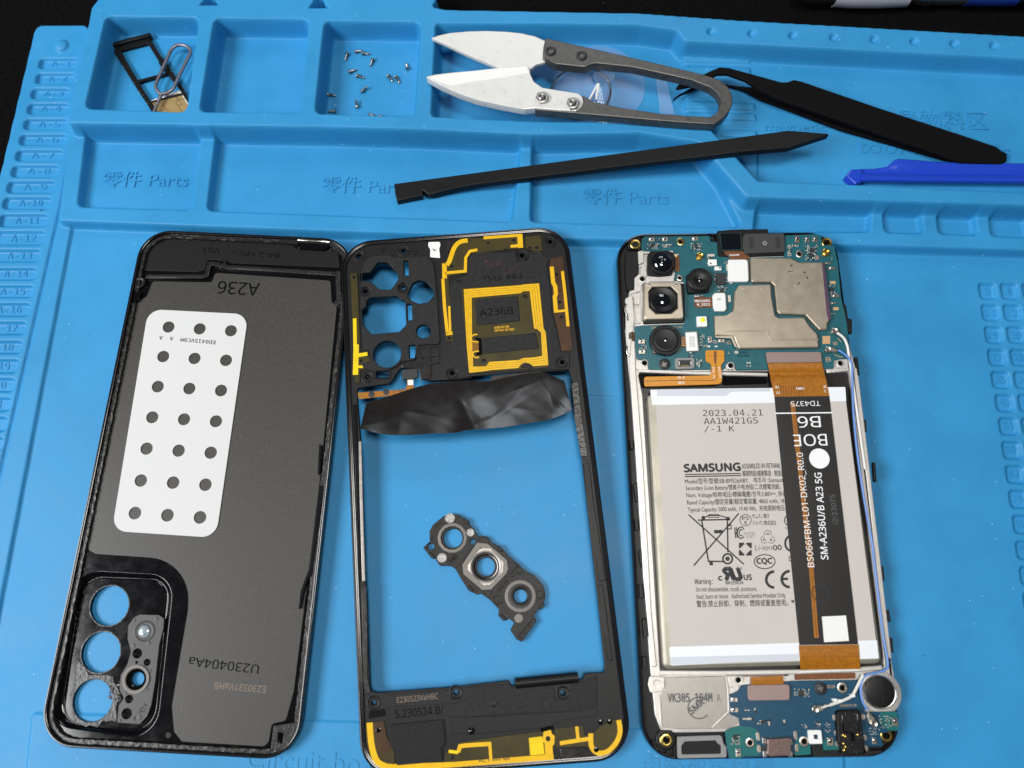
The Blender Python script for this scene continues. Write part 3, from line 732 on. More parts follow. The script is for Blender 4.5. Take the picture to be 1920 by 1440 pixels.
# textured camera deck and centre deck (raised), both slightly proud of the frame
plate('camera_deck', frame, 'black_rough', 'm1', [(200, 420), (215, 340), (280, 290), (430, 278), (455, 300), (720, 290), (765, 350), (790, 560), (815, 940), (810, 980), (650, 990), (630, 1040), (620, 1105), (510, 1120), (470, 1160), (440, 1170),
      (420, 1180), (300, 1195), (210, 1170), (200, 1130), (258, 1120), (265, 1030), (215, 1020), (190, 700)], zf_, 7.15, r=.5, bevel=.28,
      holes=HOLES + [('c', 232, 570, 40), ('c', 525, 540, 40), ('c', 245, 1240, 2)][:11])
plate('centre_deck', frame, 'black_rough', 'm1', [(890, 520), (940, 470), (1020, 440), (1040, 290), (1120, 255), (1320, 262), (1400, 250), (1420, 330), (1500, 330), (1520, 270), (1600, 262), (1640, 300), (1690, 300), (1650, 360), (1680, 560), (1690, 740), (1730, 870), (1760, 1040), (1830, 1045),
      (1830, 1180), (1620, 1185), (1050, 1235), (1000, 1250), (870, 1250), (880, 1190), (940, 1170), (900, 960), (915, 950), (880, 690)], zf_, 6.84, r=.4, bevel=.22,
      holes=[('c', 910, 1210, 44), ('c', 1770, 1125, 44), ('c', 1455, 290, 44), ([(985, 545), (1595, 500), (1660, 1165), (1040, 1212)], .4)])
plate('bottom_deck', frame, 'black_rough', 'm3', [(250, 745), (660, 705), (690, 770), (750, 765), (770, 695), (1060, 668), (1085, 695), (1350, 680), (1370, 770), (1450, 770), (1470, 660), (1560, 650), (1640, 615), (1640, 820), (1440, 850), (870, 885), (740, 890), (735, 800), (255, 825)],
      zf_, 6.66, r=.3, bevel=.12, holes=[([(1280, 778), (1308, 775), (1312, 838), (1284, 840)], .2)])
plate('slot_floor', frame, 'black', 'm3', [(1272, 770), (1318, 766), (1322, 846), (1276, 850)], 6.3, 6.45, bevel=0)
lathe('pip', frame, 'black', 'm3', 962, 801, [(.95, 6.4), (.95, 6.75), (.8, 6.8), (0, 6.8)], 18)
lathe('dome_pip', frame, 'black_gloss', 'm3', 815, 978, [(1.1, 6.3), (.95, 6.9), (.5, 7.2), (0, 7.28)], 18)
plate('side_ledge', frame, 'black', 'm3', [(660, 890), (880, 885), (1430, 855), (1550, 850), (1640, 830), (1640, 880), (1440, 905), (1290, 960), (860, 1000), (665, 1000)], zf_, 6.5, r=.3, bevel=.1)
for x, y, r in ((610, 265, 15), (1190, 192, 12), (1390, 170, 12), (1325, 247, 14), (1515, 230, 14), (1570, 228, 14), (905, 375, 14), (140, 460, 13), (885, 935, 13), (1480, 610, 17), (1155, 1112, 17), (1725, 437, 14), (1750, 655, 14), (1765, 770, 13), (960, 495, 17), (290, 578, 14), (308, 935, 14), (505, 360, 18), (360, 245, 12), (195, 1115, 14), (640, 962, 16)):
    rr = mmpx('m1', x, y, 2 * r, 6.8) / 2
    lathe('stud', frame, 'black', 'm1', x, y, [(rr, 6.4), (rr, 7.0), (rr * .7, 7.05), (rr * .5, 6.9), (0, 6.9)], 14, zc=6.9)
for x, y in ((620, 388), (1575, 290)):
    lathe('moulding_dot', frame, 'black_rough', 'm1', x, y, [(1.9, 6.7), (1.8, 6.85), (1.4, 6.86), (1.2, 6.78), (.5, 6.78), (0, 7.0)], 20)
# small cups beside the camera deck
for q in ([(650, 1012), (712, 1008), (716, 1062), (654, 1068)], [(735, 1006), (797, 1002), (801, 1056), (739, 1062)], [(668, 1084), (722, 1080), (725, 1110), (672, 1114)], [(735, 1078), (793, 1074), (796, 1122), (740, 1128)]):
    lp = ccw(P('m1', q, 6.9)); V, Fc = plate_data(offset(lp, .45), [lp], 6.2, 7.0, .1); obj('cup_wall', V, Fc, 'black_rough', frame)
plate('foil_tab', frame, 'graphite', 'm1', [(505, 1140), (560, 1120), (655, 1125), (730, 1098), (748, 1180), (735, 1255), (662, 1262), (650, 1180), (520, 1165)], 6.7, 6.95, r=.4, bevel=.1)
# inner side rails: glossy left rail, rough glue on the right
band('side_rail', frame, 'steel_dull', 'm2', [(150, 560), (158, 900), (166, 1180), (174, 1440)], 22, 6.2, 6.62, bevel=.2)  # steel tone stands in for the pale reflection along the left rail
band('side_rail', frame, 'rim_gloss', 'm2', [(118, 330), (130, 700), (140, 1100), (150, 1440)], 26, 6.3, 6.75, bevel=.25)
band('glue_strip', frame, 'adhesive', 'm2', [(1500, 190), (1520, 400), (1560, 655)], 46, 6.3, 6.7, bevel=.15)
band('glue_strip', frame, 'adhesive', 'm3', [(112, 30), (118, 250), (122, 480), (120, 620), (140, 730)], 34, 6.3, 6.6, bevel=.2)
band('side_rail', frame, 'black', 'm2', [(1570, 700), (1600, 950), (1640, 1200), (1670, 1440)], 40, 6.3, 6.6, bevel=.2)
band('side_rail', frame, 'black', 'm3', [(1660, 20), (1690, 250), (1725, 520)], 34, 6.3, 6.6, bevel=.2)
V = U('m3', 1315, 640, 6.2)
tube('roller_bar', frame, 'black', [(*U('m3', 1105, 668, 6.3), 6.3), (*U('m3', 1515, 628, 6.3), 6.3)], 1.55, 16)
# ---- antenna films and gold traces
def film(pts, z=6.9, crop='m1', m='amber_film', r=.3): return plate('antenna_film', frame, m, crop, pts, z - .25, z, r=r, bevel=.04)
def gold(par, pts, w, z=7.0, crop='m1', curve=0, m='gold_trace'): return band('antenna_trace', par, m, crop, pts, w, z - .12, z, bevel=.03, curve=curve)
fA = film([(1035, 150), (1160, 150), (1465, 118), (1468, 232), (1372, 238), (1120, 268), (1046, 275), (1032, 300), (1030, 425), (880, 452), (892, 680), (916, 962), (862, 962), (828, 470), (826, 345), (868, 340), (915, 225), (965, 165)])
gold(fA, [(1030, 170), (970, 182), (925, 228), (888, 330), (866, 362)], 36, curve=4)
gold(fA, [(848, 350), (850, 468)], 36); gold(fA, [(850, 425), (1012, 410), (1015, 305), (1048, 254), (1106, 243)], 23)
gold(fA, [(836, 470), (850, 700), (872, 900)], 25); gold(fA, [(886, 684), (894, 890)], 19); gold(fA, [(860, 900), (912, 895)], 28)
gold(fA, [(1155, 150), (1455, 128)], 24); gold(fA, [(1438, 120), (1444, 228)], 42, 7.01); gold(fA, [(1366, 216), (1440, 210)], 24, 7.02)
film([(1480, 140), (1606, 132), (1614, 250), (1545, 252), (1484, 230)], 6.85)
fC = film([(1676, 312), (1775, 295), (1852, 1030), (1766, 1036), (1735, 870), (1705, 745), (1695, 600), (1672, 420)], m='amber_brown')
gold(fC, [(1688, 375), (1700, 500), (1716, 530), (1722, 590), (1712, 610), (1722, 735)], 32); gold(fC, [(1772, 410), (1794, 600), (1816, 842)], 24); gold(fC, [(1715, 726), (1800, 718)], 20, 7.01)
fD = film([(112, 430), (165, 425), (192, 1080), (262, 1085), (252, 1172), (192, 1182), (182, 1285), (146, 1280), (128, 780)])
gold(fD, [(146, 780), (150, 1000)], 28, m='gold_bright'); gold(fD, [(158, 985), (152, 1222)], 42, 7.01, m='gold_bright'); gold(fD, [(165, 1070), (246, 1058)], 30, 7.02, m='gold_bright'); gold(fD, [(165, 1158), (240, 1160)], 20, 7.03, m='gold_bright')
# ---- NFC coil
nf = plate('coil_film', frame, 'amber_film', 'm1', [(980, 545), (1596, 500), (1662, 1165), (1036, 1212)], 6.5, 6.86, r=.5, bevel=.05)
CO_O = [(-5, 160), (770, 105), (800, 95), (1015, 80), (1075, 690), (1090, 710), (1105, 750), (1140, 1185), (935, 1200), (880, 1160), (820, 1150), (770, 1175), (735, 1225), (345, 1255), (300, 1265), (70, 1290), (35, 900)]
CO_I = [(105, 275), (765, 215), (800, 188), (885, 185), (945, 690), (990, 700), (1040, 745), (1055, 1060), (935, 1080), (880, 1085), (820, 1085), (780, 1095), (740, 1115), (340, 1140), (300, 1200), (125, 1205), (112, 900)]
lo, li = P('n1', CO_O, 6.95), P('n1', CO_I, 6.95)
lerp_loop = lambda t: [(a[0] + (b[0] - a[0]) * t, a[1] + (b[1] - a[1]) * t) for a, b in zip(lo, li)]
for k in range(4):
    a = ccw(lerp_loop(k / 4 + .014)); b = ccw(lerp_loop((k + 1) / 4 - .014))
    V, Fc = plate_data(a, [b], 6.8, 6.98, .03); obj('coil_turn', V, Fc, 'gold_trace', nf)
for pts in ([(182, 770), (140, 772), (100, 800), (92, 850), (130, 868), (195, 872)], [(205, 1080), (150, 1082), (122, 1055), (118, 1015), (150, 1000), (200, 996)]):
    band('coil_terminal', nf, 'gold_trace', 'n1', pts, 19, 6.9, 7.04, bevel=.03)
for k in range(5): band('coil_terminal', nf, 'flex_copper', 'n1', [(110, 893 + k * 21), (198, 893 + k * 21)], 12, 6.9, 7.03, bevel=.02)
plate('deck_island', frame, 'black_rough', 'm1', [(1084, 630), (1424, 604), (1442, 802), (1100, 836)], 6.4, 7.06, r=.6, bevel=.25)
plate('deck_island', frame, 'black_rough', 'm1', [(1136, 935), (1562, 890), (1590, 1015), (1148, 1060)], 6.4, 7.06, r=.6, bevel=.25)
plate('deck_gap', frame, 'engraved', 'm1', [(1075, 925), (1138, 935), (1146, 1065), (1085, 1068), (1120, 1030), (1110, 960)], 6.8, 6.99, r=.3, bevel=0)
plate('deck_island', frame, 'black_rough', 'm1', [(1440, 1165), (1465, 1140), (1495, 1132), (1525, 1142), (1545, 1175)], 6.5, 6.99, r=.3, bevel=.1)
text('A236B', frame, 'engraved', 'm1', (1125, 762), (1388, 744), 58, 7.066)
text('A426B NFC R04', nf, 'gold_trace', 'm1', (1238, 862), (1356, 852), 18, 6.88, bold=.01)
text('X3414HK 192-76(V)', nf, 'gold_trace', 'm1', (1240, 885), (1394, 873), 18, 6.88, bold=.01)
text('T513  #4-1', frame, 'engraved', 'm1', (1150, 492), (1455, 468), 42, 6.85)
rs = random.Random(9)
for i in range(46):
    x = rs.uniform(1150, 1440); y = rs.gauss(345, 22) if x < 1300 else rs.gauss(398, 20); w = rs.uniform(3, 9); a = rs.uniform(-.6, .2)
    plate('ink_speck', frame, 'red_ink', 'm1', [(x - w * math.cos(a), y - w * math.sin(a)), (x + 2, y - 2), (x + w * math.cos(a), y + w * math.sin(a)), (x - 1, y + 3)], 6.82, 6.852, bevel=0)
# white liquid sticker, side-key flex
plate('moisture_sticker', frame, 'white', 'm1', [(722, 188), (732, 182), (806, 180), (816, 190), (817, 210), (808, 235), (816, 308), (736, 300), (738, 240), (722, 214)], 6.6, 6.85, r=.3, bevel=.08)
plate('sticker_speck', frame, 'ink', 'm1', [(755, 232), (770, 240), (784, 250), (776, 254), (760, 245)], 6.84, 6.88, bevel=0)
plate('blue_gasket', frame, 'well', 'm1', [(865, 178), (935, 172), (900, 225), (870, 280)], 6.4, 6.8, r=.2, bevel=.1)
kf = plate('key_flex', frame, 'flex_copper', 'm1', [(168, 1362), (400, 1345), (545, 1335), (556, 1300), (556, 1255), (605, 1255), (610, 1340), (450, 1382), (180, 1412)], 6.3, 6.42, r=.2, bevel=0)
for x, y in ((278, 1377), (393, 1357)): lathe('dome_switch', kf, 'chip', 'm1', x, y, [(1.0, 6.4), (1.0, 6.52), (.9, 6.55), (0, 6.55)], 18)
text('U2952AU', kf, 'ink', 'm1', (540, 1328), (438, 1346), 20, 6.44)
for k in range(4): band('contact', kf, 'brass', 'm1', [(172, 1370 + k * 10), (205, 1368 + k * 10)], 4, 6.4, 6.46, bevel=0)
plate('flex_head', kf, 'chip', 'm1', [(512, 1182), (638, 1172), (642, 1240), (610, 1255), (520, 1256)], 6.4, 7.2, r=.3, bevel=.15)
plate('flex_pad', kf, 'white', 'm1', [(560, 1262), (605, 1259), (607, 1300), (563, 1304)], 6.4, 6.55, bevel=.05)
# ---- graphite sheet, springing up from the frame
tl = [(190, 320), (330, 278), (480, 228), (590, 200), (700, 186), (830, 180), (960, 180), (1060, 160), (1180, 138), (1290, 124), (1360, 150), (1432, 180)]
bl = [(152, 482), (300, 516), (440, 522), (600, 512), (740, 508), (820, 492), (960, 480), (1080, 468), (1200, 448), (1330, 426), (1420, 394), (1482, 362)]
tl, bl = [smooth_line(q, 10) for q in (tl, bl)]; rows = 40; rc = random.Random(12); cre = [(rc.uniform(0, 4), rc.uniform(0, 1), rc.uniform(.2, 1.3) * rc.choice((1, -1)), rc.uniform(-.12, .16), rc.uniform(.3, .9)) for _ in range(15)]; V = []; nn = len(tl)
for j in range(rows + 1):
    v = j / rows
    for i in range(nn):
        u = i / (nn - 1)
        x = tl[i][0] * (1 - v) + bl[i][0] * v; y = tl[i][1] * (1 - v) + bl[i][1] * v
        z = 7.1 + 5.2 * v ** 1.3 * (1 - .25 * u) + .35 * math.sin(9 * u + 3 * v) * v + .35 * math.exp(-((u - .42 - .12 * v) / .06) ** 2) * v - 1.6 * v * max(0, abs(u - .5) - .35) * 4
        for cx_, cy_, ca, am, ln in cre:
            du, dv = u * 4 - cx_, v - cy_; t_ = du * math.cos(ca) + dv * math.sin(ca); n_ = -du * math.sin(ca) + dv * math.cos(ca)
            z += am * math.exp(-abs(n_) / .05) * math.exp(-(t_ / ln) ** 2) * min(1, v * 3)
        z += .035 * math.sin(31 * u + 6 * v) * v * math.sin(4 * u + 1) + .010 * math.sin(70 * u - 19 * v) * v
        V.append((*U('m2', x, y, z), z))
Fc = [(j * nn + i, (j + 1) * nn + i, (j + 1) * nn + i + 1, j * nn + i + 1) for j in range(rows) for i in range(nn - 1)]
k = len(V); V += [(x, y, z - .12) for x, y, z in V]; Fc += [tuple(a + k for a in f)[::-1] for f in Fc]
edge = [i for i in range(nn)] + [j * nn + nn - 1 for j in range(1, rows + 1)] + [rows * nn + i for i in range(nn - 2, -1, -1)] + [j * nn for j in range(rows - 1, 0, -1)]
Fc += [(a, b, b + k, a + k) for a, b in zip(edge, edge[1:] + edge[:1])]
sheet = obj('graphite_sheet', V, Fc, 'graphite', frame, ang=60)
plate('sheet_tab', frame, 'graphite', 'm2', [(965, 182), (978, 150), (1290, 118), (1310, 152), (1300, 200), (1000, 210)], 6.6, 6.75, r=.4, bevel=.03)
# ---- bottom antenna
fE = film([(740, 1052), (1282, 980), (1310, 1150), (945, 1190), (700, 1200), (640, 1180), (650, 1120), (730, 1100)], 6.8, 'm3')
fG = film([(125, 925), (245, 915), (260, 1010), (310, 1120), (318, 1210), (1360, 1150), (1362, 1180), (330, 1240), (215, 1215), (160, 1170), (130, 1060)], 6.78, 'm3')
fH = film([(1362, 965), (1545, 945), (1560, 1010), (1620, 990), (1660, 950), (1740, 905), (1800, 905), (1795, 1040), (1725, 1120), (1640, 1135), (1600, 1100), (1580, 1080), (1365, 1090)], 6.78, 'm3')
gold(fG, [(150, 925), (160, 1050), (180, 1140), (210, 1190), (262, 1215)], 40, 6.92, 'm3', 3); gold(fG, [(255, 1212), (300, 1216), (700, 1202), (1100, 1170), (1355, 1150)], 36, 6.91, 'm3')
gold(fE, [(730, 1120), (742, 1080), (780, 1074), (936, 1064)], 26, 6.92, 'm3'); gold(fE, [(936, 1052), (946, 1190)], 20, 6.93, 'm3'); gold(fE, [(668, 1112), (730, 1120)], 20, 6.94, 'm3', m='gold_bright')
plate('antenna_trace', fE, 'gold_bright', 'm3', [(1192, 1026), (1282, 1014), (1295, 1132), (1202, 1140)], 6.78, 6.93, r=.2, bevel=.03)
plate('antenna_trace', fE, 'gold_trace', 'm3', [(1288, 985), (1336, 972), (1345, 1000), (1362, 1010), (1360, 1062), (1348, 1080), (1352, 1162), (1300, 1166), (1296, 1060), (1284, 1050)], 6.78, 6.96, r=.3, bevel=.03, holes=[('c', 1318, 1030, 16)])
gold(fH, [(1396, 1060), (1590, 1030)], 25, 6.92, 'm3'); gold(fH, [(1506, 950), (1516, 1045)], 22, 6.93, 'm3'); gold(fH, [(1598, 995), (1604, 1085), (1648, 1124), (1712, 1112), (1768, 1050), (1790, 980), (1780, 908)], 32, 6.94, 'm3', 4)
text('A2.1 M4 NA', fE, 'ink', 'm3', (862, 1186), (1070, 1170), 26, 6.99)
plate('speaker_pad', frame, 'foam', 'm3', [(278, 942), (632, 905), (645, 1062), (622, 1092), (626, 1180), (325, 1206), (312, 1112), (274, 1058)], zf_, 7.1, r=.7, bevel=.2)
plate('clear_tape', frame, 'graphite', 'm3', [(1395, 1095), (1560, 1085), (1590, 1120), (1560, 1150), (1410, 1160)], 6.6, 6.85, r=.3, bevel=.1)
plate('amber_window', frame, 'amber_brown', 'm3', [(180, 922), (238, 918), (258, 1010), (300, 1110), (240, 1120), (200, 1100)], 6.75, 6.83, r=.2, bevel=0)
plate('latch_gap', frame, 'engraved', 'm3', [(1268, 962), (1352, 945), (1358, 978), (1340, 968), (1290, 982), (1272, 988)], 6.7, 6.85, r=.1, bevel=0)
lathe('post', frame, 'black', 'm3', 688, 1150, [(.55, 6.5), (.55, 7.1), (.4, 7.15), (0, 7.15)], 12)
for x, y in ((1660, 920), (1720, 918), (1632, 1100), (210, 972)): lathe('stud', frame, 'black_gloss', 'm3', x, y, [(.7, 6.4), (.7, 7.0), (.5, 7.05), (0, 7.0)], 12)
text('E230523VaHBC', frame, 'ink_tan', 'm3', (330, 796), (600, 768), 34, 6.68)
text('S.230524 B/', frame, 'engraved', 'm3', (318, 896), (636, 866), 50, 6.42, .06, bold=.004)
plate('stamp_ledge', frame, 'rim_gloss', 'm3', [(140, 850), (250, 835), (255, 880), (140, 900)], 6.3, 6.6, r=.3, bevel=.1)

# ================================================================ lens bracket on the mat inside the window
set_lean()
br = thing('lens_bracket', 'small black camera lens bracket with three grey rings inside the open frame window', 'lens bracket', (*U('b4', 720, 700, 3), 3.0))
ANG[br] = -.75
BO = [(120, 445), (185, 385), (180, 290), (215, 225), (320, 140), (400, 118), (470, 130), (520, 165), (560, 185), (568, 222), (610, 260), (625, 295), (665, 342), (700, 330), (755, 350), (772, 388), (830, 422), (890, 462), (945, 522), (1040, 605), (1080, 650), (1200, 720), (1280, 810), (1300, 890), (1295, 950),
      (1240, 1030), (1190, 1100), (1215, 1155), (1070, 1356), (1020, 1330), (960, 1240), (1000, 1170), (950, 1132), (915, 1150), (845, 1105), (850, 1040), (760, 945), (680, 890), (640, 900), (560, 860), (490, 755), (430, 650), (390, 625), (280, 620), (240, 560), (170, 510)]
bb = plate('bracket_body', br, 'bracket', 'b4', BO, 3.0, 4.5, r=.25, bevel=.15, holes=[('c', 408, 355, 92), ('c', 725, 630, 88), ('c', 1057, 915, 110), ('c', 196, 436, 31), ('c', 600, 391, 27)])
lathe('lens_ring', br, 'ring_grey', 'b4', 402, 352, [(4.6, 4.4), (4.6, 4.75), (4.4, 4.85), (3.75, 4.85), (3.6, 4.7)], 14, zc=4.8)
lathe('lens_well', br, 'black_gloss', 'b4', 404, 352, [(3.65, 4.72), (3.4, 4.5), (3.35, 3.9), (3.1, 3.8), (3.0, 3.5), (2.95, 3.02)], 32, zc=4.6)
V, Fc = plate_data(ccw(P('b4', [(640, 398), (742, 408), (930, 568), (940, 655), (920, 700), (775, 852), (690, 856), (508, 700), (498, 612)], 4.9)), [ccw(P('b4', [(672, 448), (768, 455), (895, 592), (888, 680), (765, 805), (700, 808), (548, 660), (545, 622)], 4.9))], 4.4, 4.9, .1)
obj('lens_ring', V, Fc, 'ring_grey', br)
lathe('lens_dish', br, 'steel_dull', 'b4', 722, 630, [(5.6, 4.62), (4.6, 4.66), (4.2, 4.45), (3.9, 4.3)], 32, zc=4.6)
lathe('lens_well', br, 'black_gloss', 'b4', 724, 630, [(3.95, 4.35), (3.8, 4.6), (3.5, 4.62), (3.2, 4.4), (3.0, 4.0), (2.95, 3.02)], 32, zc=4.5)
lathe('lens_ring', br, 'ring_grey', 'b4', 1058, 914, [(4.75, 4.4), (4.75, 4.8), (4.55, 4.9), (3.85, 4.9), (3.7, 4.75)], 20, zc=4.85)
lathe('lens_well', br, 'lens_black', 'b4', 1058, 914, [(3.75, 4.7), (3.7, 4.55), (2.2, 4.5), (2.0, 4.4), (1.95, 3.02)], 32, zc=4.6)
for x, y, r, m_ in ((378, 162, 47, 'bracket_disc'), (302, 545, 45, 'bracket_disc'), (576, 300, 38, 'bracket_disc'), (1048, 665, 38, 'black'), (1245, 900, 45, 'black'), (840, 952, 47, 'black'), (1042, 1128, 42, 'ring_grey'), (985, 705, 26, 'black')):
    rr = mmpx('b4', x, y, 2 * r, 4.6) / 2
    lathe('mould_mark', br, m_, 'b4', x, y, [(rr, 4.4), (rr, 4.56), (rr * .9, 4.6), (rr * .3, 4.56), (0, 4.56)], 20)
for x, y, a in ((535, 192, -.75), (200, 520, -.75), (862, 455, -.75), (572, 842, -.75), (885, 1120, -.75), (1264, 1010, .85)):
    rbox('snap_tab', br, 'black', 'b4', x - 34, y - 16, x + 34, y + 16, 3.2, 4.9, r=.2, bevel=.2, ang=a)
band('seam_rib', br, 'black', 'b4', [(425, 650), (545, 515), (660, 350)], 9, 4.4, 4.62); band('seam_rib', br, 'black', 'b4', [(770, 945), (900, 760), (1045, 605)], 9, 4.4, 4.62)
foot = ccw(P('b4', [(1020, 1310), (1180, 1130), (1215, 1155), (1070, 1356)], 4.9))
V, Fc = plate_data(foot, [ccw(P('b4', q, 4.9)) for q in ([(1040, 1300), (1065, 1272), (1095, 1295), (1066, 1328)], [(1080, 1255), (1110, 1220), (1142, 1240), (1112, 1278)], [(1128, 1200), (1160, 1160), (1188, 1175), (1158, 1220)])], 3.0, 5.0, .12)
obj('foot_grid', V, Fc, 'bracket', br)
for q in ([(640, 395), (705, 335), (765, 375), (740, 410)], [(935, 575), (1030, 610), (985, 670), (935, 640)], [(500, 620), (500, 710), (430, 650), (470, 605)], [(700, 860), (790, 860), (755, 935), (690, 885)]):
    plate('corner_pad', br, 'bracket', 'b4', q, 4.4, 4.75, r=.3, bevel=.12)
text('T40', br, 'engraved', 'b4', (392, 606), (458, 540), 46, 4.52, bold=.006)
text('AW-0A', br, 'engraved', 'b4', (862, 875), (950, 765), 26, 4.52)
text('R', br, 'engraved', 'b4', (205, 378), (225, 350), 26, 4.52)
text('>PC<', br, 'engraved', 'b4', (235, 272), (300, 205), 24, 4.52)

# ================================================================ phone front half: board, battery, flexes
set_lean(.024, U('f', 1440, 1424, 3)[1], 0.3)
ph = thing('opened_phone', 'opened black phone with teal circuit board, grey battery and camera modules at right', 'phone', (*U('f', 1430, 930, 3), 3.0))
ANG[ph] = .0156
PO = [(1154, 438), (1567, 434), (1695, 1419), (1207, 1426)]
po = rounded(ccw(P('f', PO, 6.6)), 9.8, 10)
V, Fc = [], []; n = len(po)
prof = [(-1.0, 3.0), (-.2, 3.3), (0, 4.0), (0, 6.0), (-.3, 6.6), (-.7, 6.7), (-1.0, 6.4), (-1.15, 5.2)]
for d, z in prof: V += [(x, y, z) for x, y in (offset(po, d) if d else po)]
for k in range(len(prof) - 1):
    for i in range(n): Fc.append((k * n + i, k * n + (i + 1) % n, (k + 1) * n + (i + 1) % n, (k + 1) * n + i))
obj('display_frame', V, Fc, 'rim_gloss', ph)
V, Fc = plate_data(offset(po, -.9), [], 3.1, 5.3, 0); obj('display_back', V, Fc, 'black', ph)
# side clips of the black frame
for c, q in (('p6', [(28, 800), (60, 785), (72, 830), (78, 905), (52, 930)]), ('p6', [(5, 480), (28, 490), (32, 545), (12, 548)]), ('p6', [(40, 1050), (62, 1055), (70, 1130), (48, 1130)]), ('p6', [(68, 1275), (100, 1262), (110, 1400), (84, 1390)]),
             ('p7', [(60, 310), (82, 315), (90, 400), (68, 400)]), ('p7', [(80, 530), (110, 515), (120, 630), (92, 640)]), ('p7', [(84, 755), (104, 755), (110, 830), (90, 835)]),
             ('p6', [(1690, 330), (1705, 332), (1712, 420), (1696, 420)]), ('p6', [(1755, 640), (1772, 640), (1784, 780), (1766, 780)]), ('p7', [(1545, 200), (1560, 200), (1570, 290), (1556, 292)]), ('p7', [(1580, 470), (1596, 470), (1606, 540), (1592, 545)]), ('p7', [(1598, 640), (1616, 640), (1624, 730), (1608, 735)]),
             ('p5', [(1760, 660), (1782, 655), (1800, 760), (1830, 770), (1830, 880), (1800, 870), (1770, 740)]), ('p5', [(1850, 1060), (1872, 1060), (1890, 1200), (1868, 1200)])):
    plate('side_clip', ph, 'black', c, q, 5.6, 7.0, r=.2, bevel=.2)
# cast midframe with battery well and openings
WELL = [(1196, 698), (1592, 694), (1600, 760), (1659, 1254), (1238, 1260), (1205, 740)]
plate('midframe', ph, 'alloy', 'f', [(1180, 545), (1196, 540), (1198, 470), (1212, 468), (1290, 470), (1560, 470), (1580, 600), (1605, 690), (1618, 800), (1672, 1240), (1680, 1285), (1682, 1340), (1600, 1345), (1380, 1372), (1268, 1374), (1240, 1372), (1228, 1340), (1218, 1240), (1190, 800), (1178, 690), (1172, 620)],
      5.2, 6.5, r=.8, holes=[(WELL, 1.2), ('c', *[(v) for v in ((1207.5, 681, 3))]), ('c', 1231, 1281.5, 4), ('c', 1384, 1276, 3.6)], bevel=.25)
V = P('f', [(1176, 560), (1188, 556), (1193, 700), (1206, 860), (1222, 1150), (1232, 1250), (1222, 1252), (1206, 1080), (1192, 860), (1180, 690)], 7.1)
plate('frame_wall', ph, 'alloy', None, V, 5.4, 7.1, r=.4, bevel=.3)
band('frame_wall', ph, 'alloy', 'f', [(1604, 690), (1620, 820), (1648, 1060), (1668, 1235)], 9, 5.4, 6.95, bevel=.3)
band('frame_wall', ph, 'alloy', 'f', [(1196, 694), (1300, 699), (1440, 702)], 7, 5.4, 7.1, bevel=.3)
band('frame_wall', ph, 'alloy', 'f', [(1550, 695), (1592, 692)], 8, 5.4, 7.1, bevel=.3)
band('frame_wall', ph, 'alloy', 'f', [(1236, 1262), (1350, 1262), (1490, 1260), (1600, 1256), (1655, 1252)], 9, 5.4, 7.0, bevel=.3)
plate('glue_smear', ph, 'alloy', 'f', [(1172, 560), (1186, 552), (1190, 600), (1184, 640), (1180, 690), (1174, 640)], 6.9, 7.3, r=.6, bevel=.2)
plate('battery_well', ph, 'well', 'f', WELL, 4.6, 5.4, r=1.2, bevel=0)
for q in ([(252, 915), (368, 915), (368, 1055), (258, 1055)], [(262, 1090), (378, 1090), (385, 1325), (268, 1325)]):
    lp = ccw(P('q1', q, 6.8)); V, Fc = plate_data(rounded(offset(lp, .35), .6), [rounded(lp, .4)], 6.3, 6.9, .12); obj('frame_cell', V, Fc, 'alloy', ph)
plate('side_cover', ph, 'black', 'q1', [(180, 330), (330, 320), (350, 370), (415, 380), (412, 480), (355, 495), (350, 630), (300, 680), (290, 860), (200, 870), (165, 640)], 6.4, 7.0, r=.5, bevel=.15)
plate('corner_block', ph, 'black', 'q1', [(240, 150), (395, 100), (400, 290), (210, 280), (200, 215)], 5.3, 6.8, r=.6, bevel=.2)

# ---- main board
zb = 7.3
pcb = plate('main_board', ph, 'pcb_teal', 'p5', [(222, 150), (240, 136), (740, 132), (745, 175), (795, 180), (800, 290), (1010, 300), (1310, 290), (1312, 128), (1560, 118), (1592, 130), (1600, 205), (1690, 205), (1720, 330), (1745, 600), (1790, 800), (1815, 1070), (1745, 1072), (1690, 1085), (1690, 1150), (940, 1158),
      (932, 1112), (895, 1095), (862, 1112), (856, 1152), (272, 1160), (265, 1082), (178, 1075), (160, 826), (232, 816), (545, 806), (545, 480), (470, 470), (468, 372), (505, 372), (505, 262), (300, 246), (235, 243), (216, 225)], 6.4, zb, r=.5, bevel=.08)
plate('board_patch', pcb, 'trace', 'q1', [(420, 110), (880, 100), (890, 250), (560, 290), (440, 300), (415, 270)], zb - .05, zb + .01, r=.4, bevel=0)
for pts in ([(930, 290), (990, 350), (1170, 352)], [(880, 255), (1090, 252)], [(1000, 400), (1000, 560)], [(1330, 180), (1460, 180)]): band('copper_line', pcb, 'trace', 'q1', pts, 6, zb - .02, zb + .02, bevel=0)
for pts in ([(225, 485), (310, 490), (260, 605), (275, 620), (420, 605), (430, 570)], [(1200, 220), (1180, 330)]): band('copper_line', pcb, 'trace', 'q4', pts, 5, zb - .02, zb + .02, bevel=0)
for pts in ([(1445, 255), (1495, 312)], [(1395, 490), (1500, 530), (1522, 518)]): band('silk_line', pcb, 'ink_copper', 'q4', pts, 9, zb - .02, zb + .03, bevel=0)
text('W', pcb, 'ink_copper', 'q4', (1382, 362), (1448, 358), 56, zb + .02, bold=-.01); text('B', pcb, 'ink_copper', 'q4', (1282, 592), (1352, 588), 62, zb + .02, bold=-.01)
